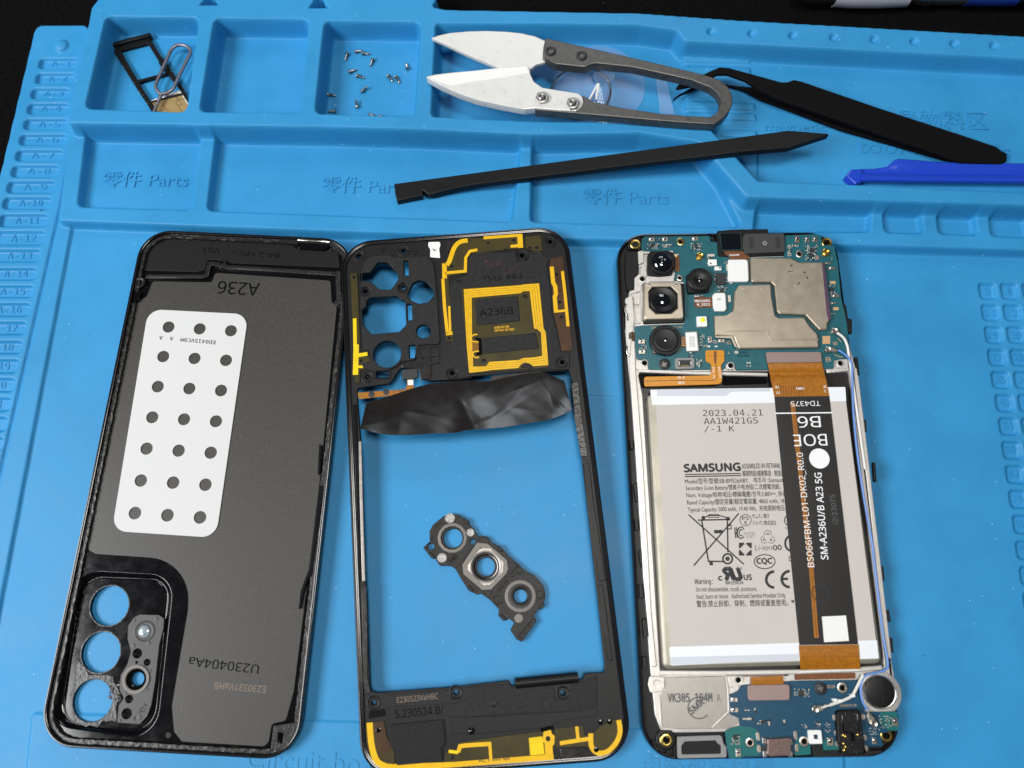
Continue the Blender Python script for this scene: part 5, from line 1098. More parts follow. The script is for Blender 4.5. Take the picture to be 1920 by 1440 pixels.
for k in range(3):
    a = math.pi / 2 + k * T2 / 3; c = (1240 + 48 * math.cos(a), 512 - 48 * math.sin(a))
    q = [(c[0] + 46 * math.cos(a + t), c[1] - 46 * math.sin(a + t)) for t in (-1.9, -.9, .2, 1.0, 1.9)]; pline(q, 6); q = [(c[0] + 18 * math.cos(a + t), c[1] - 18 * math.sin(a + t)) for t in (0, T2 / 3, T2 * 2 / 3, T2)]; pline(q, 6)
for sx in (-1, 1):
    for sy in (-1, 1):
        cx, cy = 965, 652; pline([(cx + sx * 12, cy + sy * 66), (cx + sx * 66, cy + sy * 66), (cx + sx * 66, cy + sy * 12)], 26); pline([(cx + sx * 30, cy + sy * 46), (cx + sx * 46, cy + sy * 46), (cx + sx * 46, cy + sy * 30)], 20)
parc(1508, 298, 62, 66, 1.9, 4.4, 12); parc(1535, 580, 80, 95, 1.9, 4.4, 26); pline([(1470, 298), (1510, 297)], 10)
# ---- display flex
zx = zt + .28
fx = thing_f = plate('display_flex', ph, 'flex_black', 'f', [(1452, 743), (1555, 741.5), (1609, 1208), (1499, 1209.5)], zt + .02, zx, r=.15, bevel=.04)
plate('flex_connector', fx, 'brown_plate', 'q4', [(428, 465), (450, 455), (1190, 452), (1212, 470), (1222, 600), (448, 608)], zb + .3, zb + 1.3, r=.3, bevel=.12)
def sheet_between(name, par, m, crop, rows_, th=.15):
    """flexible strip through left/right edge points with their own heights"""
    V = []
    A = smooth_line([(*U(crop, l[0], l[1], z), z) for l, r_, z in rows_], 4); B_ = smooth_line([(*U(crop, r_[0], r_[1], z), z) for l, r_, z in rows_], 4)
    n = len(A)
    for a, b in zip(A, B_): V += [a, b]
    V += [(x, y, z - th) for x, y, z in V]; k = 2 * n
    Fc = [(2 * i, 2 * i + 2, 2 * i + 3, 2 * i + 1) for i in range(n - 1)] + [(k + 2 * i, k + 2 * i + 1, k + 2 * i + 3, k + 2 * i + 2) for i in range(n - 1)]
    Fc += [(2 * i, k + 2 * i, k + 2 * i + 2, 2 * i + 2) for i in range(n - 1)] + [(2 * i + 1, 2 * i + 3, k + 2 * i + 3, k + 2 * i + 1) for i in range(n - 1)]
    Fc += [(0, 1, k + 1, k), (2 * n - 2, k + 2 * n - 2, k + 2 * n - 1, 2 * n - 1)]
    return obj(name, V, Fc, m, par)
up = sheet_between('flex_fold', fx, 'flex_copper', 'q4', [((448, 605), (1222, 598), 8.2), ((468, 700), (1240, 690), 8.0), ((480, 770), (1258, 760), 7.4), ((490, 830), (1272, 820), 8.3), ((508, 900), (1290, 890), 8.45), ((545, 1090), (1328, 1080), zx + .03)])
dn = sheet_between('flex_fold', fx, 'flex_copper', 'p7', [((1040, 688), (1408, 682), zx + .03), ((1046, 770), (1414, 765), zx), ((1050, 838), (1418, 832), 7.6)])
sheet_between('flex_fold', fx, 'flex_dark', 'p7', [((1015, 862), (1386, 856), 6.9), ((1016, 900), (1388, 892), 6.9)])
band('flex_slit', fx, 'white', 'z8', [(632, 62), (990, 50), (1360, 38)], 13, 6.9, 7.12, bevel=.03)
def on(sheet, crop, l0, l1, r1, r0, m, z=.03): pass
rs = random.Random(5)
zq = lambda y: zx + .06
for k in range(9):
    x = 640 + k * 38; band('flex_track', up, 'flex_dark', 'q4', [(x - 10, 930), (x, 1080)], 6, zx + .01, zx + .07, bevel=0)
for k in range(16):
    x = 1062 + k * 22; band('flex_track', dn, 'flex_dark', 'p7', [(x, 700), (x + 4, 760)], 5, zx + .01, zx + .06, bevel=0)
for t, a, b in (('78', (612, 935), (558, 938)), ('77', (625, 1012), (570, 1015)), ('CNN1', (968, 955), (850, 960)), ('2', (1282, 930), (1240, 934)), ('1', (1275, 995), (1250, 998))): text(t, up, 'ink_white', 'q4', a, b, 34, zx + .09, font='mono', bold=.01)
og = band('flex_stripe', fx, 'flex_copper', 'f', [(1486, 755), (1500, 880), (1521, 1064), (1531, 1196)], 8.5, zx - .02, zx + .03, bevel=0); band('flex_line', og, 'flex_dark', 'f', [(1487, 757), (1501, 880), (1522, 1064), (1531, 1195)], 1.2, zx, zx + .045, bevel=0)
band('printed_rule', fx, 'ink_white', 'p6', [(1050, 288), (1466, 283)], 9, zx, zx + .05, bevel=0)
lathe('white_dot', fx, 'ink_white', 'p6', 1368, 613, [(mmpx('p6', 1368, 613, 146, zx) / 2, zx), (mmpx('p6', 1368, 613, 146, zx) / 2, zx + .04), (0, zx + .04)], 40)
plate('code_sticker', fx, 'white', 'p7', [(1182, 511), (1330, 504), (1348, 660), (1196, 668)], zx - .02, zx + .1, bevel=.02)
zk = zx + .06
text('TD4375', fx, 'ink_white', 'p6', (1372, 198), (1160, 202), 36, zk); text('B6', fx, 'ink_white', 'p6', (1372, 308), (1208, 312), 80, zk); text('BOE', fx, 'ink_white', 'p6', (1418, 436), (1178, 442), 84, zk, bold=-.005)
text('BS066FBM-L01-DK02_R0.0', fx, 'ink_white', 'p6', (1332, 1395), (1248, 570), 46, zk); text('SM-A236U/B A23 5G', fx, 'ink_white', 'p6', (1432, 1340), (1382, 716), 50, zk, bold=.008); text('②23075', fx, 'ink_grey', 'p6', (1505, 1086), (1480, 872), 38, zk)
lathe('stamp_ring', fx, 'ink', 'p7', 1172, 368, [(2.6, zx), (2.6, zx + .03), (2.3, zx + .03), (2.3, zx)], 28)

# ---- sub board
zd = 7.2
sb = plate('sub_board', ph, 'pcb_blue', 'p7', [(690, 932), (1000, 906), (1418, 900), (1425, 1040), (1450, 1095), (1640, 1092), (1652, 1110), (1650, 1178), (1600, 1215), (1540, 1230), (1560, 1306), (1190, 1326), (1186, 1290), (1112, 1300), (1116, 1352), (612, 1382), (596, 1300), (588, 1212), (680, 1190), (672, 1132), (618, 1112), (614, 990), (672, 968)], 6.4, zd, r=.4, bevel=.08)
plate('board_edge_green', sb, 'pcb_green', 'q5', [(1215, 1010), (1300, 970), (1400, 945), (1560, 960), (1660, 1000), (1640, 1200), (1700, 1350), (1470, 1340), (1440, 1380), (1285, 1385), (1235, 1160)], zd - .05, zd + .015, r=.6, bevel=0)
plate('board_edge_green', sb, 'pcb_green', 'z8', [(905, 880), (1110, 900), (1120, 998), (920, 1002)], zd - .05, zd + .015, r=.3, bevel=0)
plate('board_edge_green', sb, 'pcb_green', 'z8', [(590, 860), (640, 850), (760, 930), (770, 1055), (575, 1066)], zd - .05, zd + .015, r=.3, bevel=0)
plate('board_edge_green', sb, 'pcb_green', 'z8', [(1600, 545), (1800, 535), (1822, 690), (1815, 770), (1720, 765), (1600, 700)], zd - .05, zd + .015, r=.3, bevel=0)
for pts in ([(180, 450), (190, 600), (470, 605), (560, 540), (700, 540)], [(240, 530), (480, 530), (640, 440), (760, 430)], [(260, 795), (520, 792)], [(480, 690), (485, 610)]): band('copper_line', sb, 'trace', 'z8', pts, 5, zd - .02, zd + .02, bevel=0)
plate('speaker_back', ph, 'alloy_dark', 'q5', [(415, 295), (1215, 270), (1240, 480), (1262, 760), (1030, 970), (400, 985), (355, 960), (355, 515), (400, 470)], 6.4, 6.75, r=.5, bevel=.1)
band('speaker_rib', ph, 'alloy', 'q5', [(405, 275), (800, 262), (1235, 262)], 26, 6.5, 7.1, bevel=.2); band('speaker_rib', ph, 'alloy', 'q5', [(1238, 270), (1262, 480), (1272, 750), (1040, 975)], 28, 6.5, 7.0, bevel=.2); band('speaker_rib', ph, 'alloy', 'q5', [(335, 520), (350, 800), (365, 985)], 30, 6.5, 7.0, bevel=.2); band('speaker_rib', ph, 'alloy', 'q5', [(375, 985), (700, 1000), (1200, 985)], 26, 6.5, 6.95, bevel=.2)
plate('speaker_skirt', ph, 'alloy_dark', 'q5', [(1030, 975), (1280, 770), (1390, 830), (1400, 920), (1240, 985)], 6.4, 6.7, r=.2, bevel=.08)
plate('corner_lug', ph, 'alloy', 'q5', [(200, 270), (405, 280), (410, 420), (370, 480), (210, 500), (180, 380)], 6.4, 7.2, r=.6, bevel=.2)
lathe('screw_hole', ph, 'alloy', 'q5', 302, 372, [(1.2, 7.1), (1.15, 7.25), (.8, 7.2), (.75, 6.6), (0, 6.6)], 18); bore_shade(ph, 'q5', 302, 372, .78, 7.18); bore_shade(ph, 'q5', 1400, 325, .78, 7.03); lathe('screw_hole', ph, 'alloy', 'q5', 1400, 325, [(1.2, 6.9), (1.1, 7.1), (.8, 7.05), (.75, 6.5), (0, 6.5)], 18)
plate('corner_lug', ph, 'alloy', 'q5', [(1250, 270), (1450, 262), (1480, 330), (1420, 380), (1405, 470), (1350, 480), (1340, 430), (1275, 420)], 6.4, 7.0, r=.5, bevel=.2)
text('VK305 104M', ph, 'ink_grey', 'q5', (452, 620), (1050, 615), 105, 6.77, font='mono', bold=.015); text('A', ph, 'ink_grey', 'q5', (1112, 622), (1168, 618), 100, 6.77, font='mono')
q = [(870 + 150 * math.cos(a), 700 - 145 * math.sin(a)) for a in [1.0 + k * .17 for k in range(28)]]; band('stamp_ring', ph, 'ink_grey', 'q5', q, 16, 6.74, 6.77, bevel=0)
text('SMR', ph, 'ink_grey', 'q5', (770, 790), (950, 640), 80, 6.77, bold=.03)
plate('gasket', ph, 'gasket_grey', 'q5', [(575, 1090), (1150, 1070), (1180, 1090), (1200, 1180), (1240, 1230), (1245, 1370), (580, 1385)], 6.2, 7.1, r=.5, bevel=.15, holes=[([(680, 1155), (1095, 1140), (1120, 1180), (1165, 1210), (1170, 1320), (635, 1330), (635, 1210)], .5)])
plate('mesh_foam', ph, 'foam', 'q5', [(660, 1140), (1110, 1130), (1180, 1200), (1185, 1335), (620, 1345), (620, 1200)], 6.2, 6.7, r=.5, bevel=.15)
for q in ([(270, 1170), (330, 1180), (300, 1240)], [(350, 1260), (430, 1250), (430, 1320), (390, 1310)], [(460, 1210), (520, 1200), (530, 1360), (470, 1340)]):
    lp = ccw(P('q5', q, 6.6)); V, Fc = plate_data(offset(lp, .5), [lp], 5.5, 6.7, .1); obj('corner_web', V, Fc, 'black', ph)
for c, x, y in (('q5', 428, 1138), ('z8', 1678, 828)): lathe('brass_insert', ph, 'brass', c, x, y, [(1.8, 6.0), (1.8, 7.0), (1.6, 7.1), (1.1, 7.05), (.95, 6.8), (.9, 6.0), (0, 6.0)], 22, zc=7); bore_shade(ph, c, x, y, .8, 6.75, 7)
lathe('insert_collar', ph, 'black', 'q5', 425, 1130, [(2.9, 5.4), (2.9, 6.7), (2.6, 6.85), (1.9, 6.8)], 22, zc=6.8)
plate('sub_connector', sb, 'brown_plate', 'z8', [(12, 235), (40, 222), (490, 212), (515, 235), (518, 385), (500, 402), (40, 408), (18, 390)], zd + .2, zd + 1.0, r=.5, bevel=.12)
sheet_between('sub_flex', sb, 'flex_copper', 'z8', [((50, 125), (435, 108), 7.3), ((52, 170), (440, 155), 7.5), ((55, 222), (446, 208), 7.9)])
plate('frame_window', ph, 'brown_metal', 'z8', [(-60, 75), (440, 60), (450, 108), (-40, 122)], 6.4, 6.9, r=.2, bevel=.05); plate('frame_window', ph, 'chip', 'z8', [(450, 65), (500, 60), (500, 110), (455, 115)], 6.4, 6.85, bevel=.05)
s_ = lathe('board_screw', ph, 'chip', 'z8', 885, 262, [(1.75, zd), (1.75, zd + .35), (1.5, zd + .5), (.4, zd + .5), (0, zd + .5)], 24)
for a in (.3, 1.87):
    c = U('z8', 885, 262, zd + .5); d = (math.cos(a) * .8, math.sin(a) * .8); plate('slot', s_, 'steel_dull', None, strip([(c[0] - d[0], c[1] - d[1]), (c[0] + d[0], c[1] + d[1])], .28), zd + .45, zd + .53, bevel=0)
for c, x, y, r in (('z8', 1148, 255, 1.5), ('z8', 42, 918, 1.4), ('z8', 690, 900, 1.4), ('q5', 1558, 1172, 1.3)): 
    if (c, x) != ('z8', 42): ring_pad(c, x, y, r, 'solder', sb, zd)
def oval(c, x, y, w, h): rbox('solder_oval', sb, 'solder', c, x - w / 2, y - h / 2, x + w / 2, y + h / 2, zd, zd + .2, r=.8, bevel=.08)
for x, y, w, h in ((135, 838, 40, 110), (148, 985, 40, 100), (587, 822, 42, 110), (602, 975, 42, 100), (1052, 612, 44, 75), (1398, 605, 40, 70), (1072, 798, 42, 70), (1088, 928, 42, 70), (1426, 852, 40, 75), (1440, 980, 40, 75)): oval('z8', x, y, w, h)
for x, y, w, h in ((1005, 900, 75, 100), (1782, 665, 70, 100), (1535, 892, 55, 85)): contact('z8', x, y, w, h, sb, zd)
for x, y, w, h in ((1345, 590, 95, 60), (1350, 730, 100, 60), (1400, 1305, 70, 110)): contact('q5', x, y, w, h, sb, zd)
chip('q5', 1335, 1070, 1385, 1130, .5, par=sb, z=zd); caps('q5', 1290, 1060, 1425, 1200, 6, 7, (18, 11), par=sb, z=zd, fill=.55); caps('q5', 1460, 830, 1610, 870, 5, 1, (26, 34), 'solder', par=sb, z=zd, fill=1, h=.1); caps('q5', 1480, 720, 1640, 770, 4, 2, (24, 16), par=sb, z=zd, fill=.6); caps('q5', 1650, 860, 1800, 930, 4, 2, (26, 18), par=sb, z=zd, fill=.6)
chip('z8', 630, 285, 688, 350, .5, par=sb, z=zd); caps('z8', 570, 265, 760, 365, 8, 6, (14, 9), par=sb, z=zd, fill=.6); chip('z8', 170, 650, 215, 690, .4, par=sb, z=zd); caps('z8', 85, 500, 120, 560, 1, 3, (26, 14), 'brass', par=sb, z=zd, fill=1); caps('z8', 250, 635, 292, 700, 1, 3, (30, 16), 'brass', par=sb, z=zd, fill=1); caps('z8', 435, 635, 470, 695, 1, 3, (26, 14), 'brass', par=sb, z=zd, fill=1)
caps('z8', 1590, 590, 1740, 740, 9, 9, (13, 8), par=sb, z=zd, fill=.5); caps('z8', 1470, 730, 1600, 820, 8, 5, (13, 8), par=sb, z=zd, fill=.5); caps('z8', 940, 650, 1010, 790, 4, 8, (13, 8), par=sb, z=zd, fill=.45); caps('z8', 815, 655, 890, 730, 3, 3, (18, 22), 'ink_grey', par=sb, z=zd, fill=.8, h=.06); caps('z8', 660, 690, 730, 740, 4, 3, (13, 8), par=sb, z=zd, fill=.5)
text('0520', sb, 'ink_copper', 'z8', (968, 258), (1062, 255), 34, zd + .02, font='mono'); text('A23602/B_00', sb, 'ink_copper', 'z8', (1120, 482), (1320, 474), 26, zd + .02, font='mono')
mic = rbox('microphone_pad', ph, 'white', 'z8', 745, 762, 905, 928, zd, zd + .9, r=.4, bevel=.15); rbox('microphone_port', mic, 'pcb_blue', 'z8', 806, 815, 852, 870, zd + .85, zd + .95, bevel=0); rbox('microphone_hole', mic, 'chip', 'z8', 818, 828, 842, 858, zd + .9, zd + .97, bevel=0)
usb = plate('charging_port', ph, 'brown_metal', 'z8', [(255, 870), (515, 852), (540, 880), (530, 1070), (270, 1080), (250, 1050)], 6.4, 8.8, r=.3, bevel=.2)
for x, y in ((212, 890), (222, 1050), (530, 900), (530, 1050)): rbox('port_lug', usb, 'steel', 'z8', x - 26, y - 40, x + 26, y + 40, 6.4, 7.9, r=.2, bevel=.2)
rbox('port_gap', usb, 'chip', 'z8', 170, 955, 245, 1015, 6.4, 7.4, r=.1, bevel=.1); band('port_emboss', usb, 'brown_metal', 'z8', [(300, 925), (345, 925), (345, 1015), (300, 1015), (300, 925)], 6, 8.7, 8.86, bevel=.04)
for x, y in ((365, 910), (395, 960), (365, 1010), (395, 1040), (480, 880), (290, 885)): lathe('port_dimple', usb, 'brown_metal', 'z8', x, y, [(.35, 8.75), (.3, 8.88), (0, 8.92)], 10)
jk = plate('audio_jack', ph, 'black', 'z8', [(1085, 560), (1110, 530), (1350, 520), (1380, 555), (1392, 790), (1412, 860), (1418, 1050), (1150, 1062), (1130, 960), (1100, 900), (1085, 640)], 6.4, 9.2, r=.5, bevel=.35)
band('jack_ridge', jk, 'black_gloss', 'z8', [(1150, 560), (1165, 780), (1260, 800)], 16, 9.1, 9.35, bevel=.1); band('jack_ridge', jk, 'black_gloss', 'z8', [(1330, 545), (1345, 780)], 14, 9.1, 9.35, bevel=.1); plate('jack_slot', jk, 'engraved', 'z8', [(1245, 790), (1290, 785), (1300, 890), (1255, 900)], 9.15, 9.22, bevel=0)
for x, y in ((1160, 825), (1185, 840), (1165, 925), (1190, 965), (1172, 1005), (1335, 820)): lathe('jack_contact', jk, 'brass', 'z8', x, y, [(.55, 8.6), (.5, 9.3), (.2, 9.45), (0, 9.46)], 12, zc=9.2)
rs = random.Random(3)
for i in range(40): 
    x, y = rs.uniform(1090, 1420), rs.uniform(540, 1080); rbox('dust_grain', jk, 'solder', 'z8', x - 3, y - 3, x + 3, y + 3, 9.15, 9.26, bevel=0)
mt = lathe('vibration_motor', ph, 'steel', 'z8', 1605, 305, [(4.6, 6.4), (4.6, 8.3), (4.4, 8.55), (4.15, 8.5)], 48, zc=8.4)
lathe('motor_face', mt, 'lens_black', 'z8', 1605, 305, [(4.2, 8.45), (4.1, 8.62), (3.9, 8.66), (0, 8.66)], 48, zc=8.4); band('motor_line', mt, 'chip', 'z8', [(1608, 150), (1625, 300), (1640, 460)], 4, 8.64, 8.7, bevel=0)
lathe('motor_cradle', ph, 'alloy', 'z8', 1605, 315, [(6.0, 6.3), (6.0, 6.9), (5.8, 7.0), (4.7, 7.0)], 40, zc=6.9)
# black frame foot
plate('frame_foot', ph, 'black_rough', 'z8', [(775, 930), (900, 935), (920, 1002), (1150, 1000), (1160, 1060), (1420, 1050), (1450, 1010), (1620, 1000), (1640, 1040), (1400, 1082), (800, 1085)], 5.4, 6.9, r=.3, bevel=.2)
# ---- antenna wires
def wire(m_, pts, r=.5):
    P3 = [(*U(c, x, y, z), z) for c, x, y, z in pts]
    return tube('antenna_wire', ph, m_, smooth_line(P3, 5), r, 10)
ww = wire('wire_white', [('q4', 1400, 170, 8.1), ('q4', 1470, 205, 8.2), ('q4', 1540, 270, 8.1), ('q4', 1585, 380, 7.8), ('q4', 1600, 480, 7.6), ('q4', 1625, 640, 7.2), ('f', 1605, 760, 7.1), ('f', 1622, 880, 7.0)], .45)
wb = wire('wire_blue', [('q4', 1450, 430, 8.1), ('q4', 1500, 455, 8.2), ('q4', 1560, 500, 8.0), ('q4', 1620, 570, 7.8), ('q4', 1650, 700, 7.6), ('p6', 1612, 250, 7.5), ('p6', 1640, 560, 7.5), ('p6', 1690, 900, 7.5), ('p6', 1745, 1200, 7.5), ('p7', 1500, 150, 7.5), ('p7', 1530, 400, 7.5), ('p7', 1560, 640, 7.5), ('p7', 1586, 790, 7.6), ('p7', 1575, 835, 7.7), ('p7', 1520, 855, 7.8), ('p7', 1455, 872, 7.9), ('p7', 1422, 925, 8.0), ('p7', 1428, 1020, 8.0), ('p7', 1462, 1085, 8.1)], .34)
wire('wire_white', [('z8', 1395, 100, 7.9), ('z8', 1350, 190, 8.0), ('z8', 1290, 310, 8.0), ('z8', 1250, 360, 8.0), ('z8', 1130, 415, 8.0), ('z8', 1010, 455, 8.0), ('z8', 890, 490, 8.0)], .45)
for c, pts in (('z8', [(780, 510), (800, 470), (850, 462), (930, 465), (1000, 440), (1010, 470), (930, 520), (860, 555), (800, 545)]), ('z8', [(1445, 545), (1480, 550), (1560, 640), (1582, 680), (1545, 720), (1500, 705), (1470, 690)]), ('q4', [(1345, 130), (1400, 105), (1460, 120), (1480, 200), (1400, 200), (1350, 180)]), ('q4', [(1255, 430), (1275, 375), (1400, 390), (1470, 430), (1440, 455), (1290, 460)])):
    cc = plate('wire_plug', ph, 'solder', c, pts, 7.3, 8.4, r=.4, bevel=.25)
for c, x, y in (('z8', 825, 508), ('z8', 1530, 680), ('q4', 1400, 150), ('q4', 1310, 420)): lathe('plug_cap', ph, 'solder', c, x, y, [(1.05, 8.2), (1.0, 8.7), (.8, 8.8), (.4, 8.72), (0, 8.72)], 18, zc=8.5)
for x, y in ((1065, 402), (1130, 412), (1280, 350)): rbox('wire_clip', ph, 'white', 'z8', x - 26, y - 18, x + 26, y + 18, 7.2, 8.5, r=.2, bevel=.15)
set_lean()

# ================================================================ things in the trays
zfl = F_HIGH
# ---- SIM tray
st_ = thing('sim_tray', 'black plastic sim tray lying diagonally in the first tray pocket', 'sim tray', (*U('z1', 480, 700, zfl), zfl))
tr = plate('tray_frame', st_, 'black', 'z1', [(118, 385), (690, 235), (835, 480), (905, 550), (960, 640), (1020, 730), (1200, 1000), (1215, 1075), (1330, 1290), (1390, 1420), (800, 1500), (700, 1260), (640, 1160), (570, 1060), (530, 1000), (460, 890), (330, 680), (300, 630), (150, 400)], zfl + .25, zfl + 1.5, r=.25, bevel=.15,
      holes=[[(272, 412), (655, 312), (812, 560), (818, 600), (905, 728), (512, 832), (378, 605)], [(532, 866), (935, 748), (1125, 985), (1145, 1015), (700, 1130), (600, 980)], [(715, 1150), (1155, 1040), (1330, 1330), (850, 1400)]])
band('tray_head', st_, 'black', 'z1', [(62, 352), (380, 258), (690, 180)], 62, zfl, zfl + 2.6, bevel=.4)
for x, y in ((318, 645), (470, 870), (545, 1000), (660, 1165), (845, 488), (990, 712), (1182, 1000), (590, 1050)): lathe('scuff', tr, 'solder', 'z1', x, y, [(.3, zfl + 1.4), (.22, zfl + 1.56), (0, zfl + 1.58)], 8)
# ---- SIM card
cd = thing('sim_card', 'small white sim card with gold chip at the front of the first pocket', 'sim card', (*U('z1', 950, 1180, zfl), zfl))
plate('card_body', cd, 'white', 'z1', [(695, 1128), (1112, 978), (1196, 1100), (1290, 1260), (1270, 1420), (820, 1450)], zfl + .2, zfl + 1.05, r=.4, bevel=.06)
gp = plate('gold_chip', cd, 'sim_gold', 'z1', [(712, 1140), (1095, 1022), (1135, 1035), (1230, 1185), (1215, 1390), (830, 1430)], zfl + 1.0, zfl + 1.1, r=.6, bevel=.02)
for pts in ([(730, 1180), (800, 1145), (870, 1150), (885, 1195), (950, 1280), (1000, 1390)], [(1050, 1040), (1080, 1120), (1055, 1140), (1095, 1205), (1150, 1290)], [(1060, 1135), (1190, 1090)], [(1090, 1200), (1180, 1165)], [(840, 1205), (885, 1195)], [(840, 1270), (930, 1245)], [(1060, 1035), (1130, 1160)]):
    band('chip_groove', gp, 'groove', 'z1', pts, 7, zfl + 1.05, zfl + 1.13, bevel=0)
# ---- ejector pin
def zpin(y): return zfl + 2.6 + (1275 - y) / 950 * 1.0
loop_ = [(840, 1035), (800, 990), (772, 930), (790, 860), (870, 680), (960, 480), (1000, 400), (1060, 348), (1130, 335), (1210, 352), (1262, 405), (1265, 460), (1215, 560), (1130, 730), (1060, 880), (1020, 960), (950, 1010), (880, 1030)]
ep = thing('sim_ejector_pin', 'steel sim ejector pin with long loop lying across the sim tray', 'ejector pin', (*U('z1', 950, 800, zfl), zfl))
L3 = smooth_line([(*U('z1', x, y, zpin(y)), zpin(y)) for x, y in loop_ + loop_[:1]], 3)[:-1]
tube('pin_loop', ep, 'pin_steel', L3, .62, 10, closed=True)
tube('pin_needle', ep, 'pin_steel', [(*U('z1', x, y, zpin(y)), zpin(y)) for x, y in ((850, 1030), (835, 1080), (760, 1250), (735, 1310))], .5, 10, radii=[.75, .6, .48, .4])
# ---- screws
def screw_mesh():
    """pan-head screw along +X, head at the origin"""
    prof = [(0.0, -.55), (.45, -.52), (.78, -.30), (.80, 0.0), (.42, .02), (.40, .15), (.46, .3), (.38, .45), (.46, .6), (.38, .75), (.46, .9), (.38, 1.05), (.46, 1.2), (.38, 1.35), (.46, 1.5), (.38, 1.65), (.45, 1.8), (.36, 2.0), (.34, 2.5), (0.0, 2.55)]
    seg = 12; V, Fc = [], []
    rows = []
    for r, x in prof:
        if r == 0: rows.append([len(V)]); V.append((x, 0, 0))
        else:
            rows.append(list(range(len(V), len(V) + seg))); V += [(x, r * math.cos(6.2832 * k / seg), r * math.sin(6.2832 * k / seg)) for k in range(seg)]
    for a, b in zip(rows, rows[1:]):
        for k in range(seg):
            if len(a) == 1: Fc.append((a[0], b[(k + 1) % seg], b[k]))
            elif len(b) == 1: Fc.append((a[k], a[(k + 1) % seg], b[0]))
            else: Fc.append((a[k], a[(k + 1) % seg], b[(k + 1) % seg], b[k]))
    return V, Fc
SV, SF = screw_mesh()
screw_me = None
SCR = [((490, 205), (435, 380), 'steel screw pointing down, topmost at the left of the screw pocket'), ((645, 155), (810, 128), 'rear of the two touching steel screws at the top of the pocket'), ((775, 190), (955, 200), 'front of the two touching steel screws at the top of the pocket'),
       ((948, 310), (872, 488), 'steel screw pointing down and left, right of the touching pair'), ((535, 520), (690, 468), 'steel screw with head at left, in the pocket middle above another'), ((675, 595), (848, 652), 'steel screw in the pocket middle with its tip pointing right and down'),
       ((755, 870), (868, 802), 'steel screw tilted up with its slotted head towards the camera'), ((1235, 605), (1348, 742), 'left one of the two side by side brassy screws at right'), ((1375, 625), (1458, 778), 'right one of the two side by side brassy screws at right'),
       ((1575, 460), (1542, 305), 'bright silver screw standing alone at the right of the pocket'), ((150, 935), (342, 952), 'steel screw near the left wall pointing right'), ((262, 1232), (100, 1235), 'steel screw at the bottom left corner pointing left'),
       ((668, 1150), (650, 1025), 'short steel screw standing head down near the pocket front'), ((975, 1330), (860, 1262), 'steel screw half hidden by the front rim of its pocket'), ((1085, 1330), (1200, 1345), 'steel screw almost wholly hidden by the pocket front rim')]
for i, (h, t, lab_) in enumerate(SCR):
    z = zfl + .75
    A = U('z4', *h, z); B = U('z4', *t, z - .2); L = math.hypot(A[0] - B[0], A[1] - B[1]); a = math.atan2(B[1] - A[1], B[0] - A[0])
    if i == 0:
        o = obj('pan_head_screw', SV, SF, 'screw_steel'); screw_me = o.data
    else:
        o = bpy.data.objects.new('pan_head_screw', screw_me); col.objects.link(o)
    o.location = (A[0] * S, A[1] * S, z * S); o.rotation_euler = (i * .7, .14 if i not in (6, 12) else -.25, a)
    tag(o, lab_, 'screw', 'small screws in the third tray pocket')

# ================================================================ thread snips resting on the tray rims
z0 = Z_HIGH + .1
sn = thing('thread_snips', 'grey spring steel thread snips with two white blades across the tray', 'snips', (*U('f', 1090, 140, z0), z0))
plate('spring_handle', sn, 'spring_steel', 'z2', [(150, 95), (640, 205), (1050, 300), (1380, 378), (1560, 425), (1660, 462), (1720, 520), (1752, 590), (1755, 660), (1730, 720), (1680, 778), (1600, 835), (1400, 826), (1150, 806), (800, 775), (450, 745), (60, 712), (60, 690), (440, 690), (470, 620), (460, 580), (560, 640), (780, 690),
      (1150, 745), (1400, 765), (1560, 772), (1615, 740), (1648, 680), (1652, 620), (1620, 565), (1560, 518), (1400, 455), (900, 345), (580, 312), (540, 322), (490, 345), (240, 318), (190, 296), (128, 240), (132, 170)], z0 + .6, z0 + 4.2, r=.5, bevel=.35)
def bevel_blade(name, pts, edge_line):
    b_ = plate(name, sn, 'blade', 'c2', pts, z0 + .4, z0 + 2.2, r=.15, bevel=.35); return b_
ub = plate('upper_blade', sn, 'blade', 'c2', [(745, 213), (790, 197), (850, 184), (950, 175), (1050, 172), (1160, 176), (1250, 185), (1330, 203), (1385, 228), (1500, 260), (1500, 300), (1400, 345), (1340, 362), (1310, 385), (1280, 400), (1130, 384), (1000, 330), (900, 285), (820, 245)], z0 + .1, z0 + 1.5, r=.1, bevel=.3)
lb = plate('lower_blade', sn, 'blade', 'c2', [(715, 430), (770, 417), (850, 408), (1000, 394), (1130, 380), (1290, 366), (1300, 392), (1305, 420), (1325, 460), (1372, 492), (1470, 508), (1575, 524), (1598, 548), (1602, 575), (1590, 605), (1560, 624), (1450, 618), (1330, 608), (1270, 615), (1150, 594), (1000, 560), (900, 525), (800, 480), (745, 450)], z0 + 1.6, z0 + 4.6, r=.2, bevel=.3)
plate('ground_edge', lb, 'white', 'c2', [(735, 432), (850, 411), (1000, 397), (1130, 383), (1284, 370), (1296, 410), (1150, 436), (960, 462), (862, 482), (800, 464)], z0 + 4.5, z0 + 4.68, r=.1, bevel=.1)
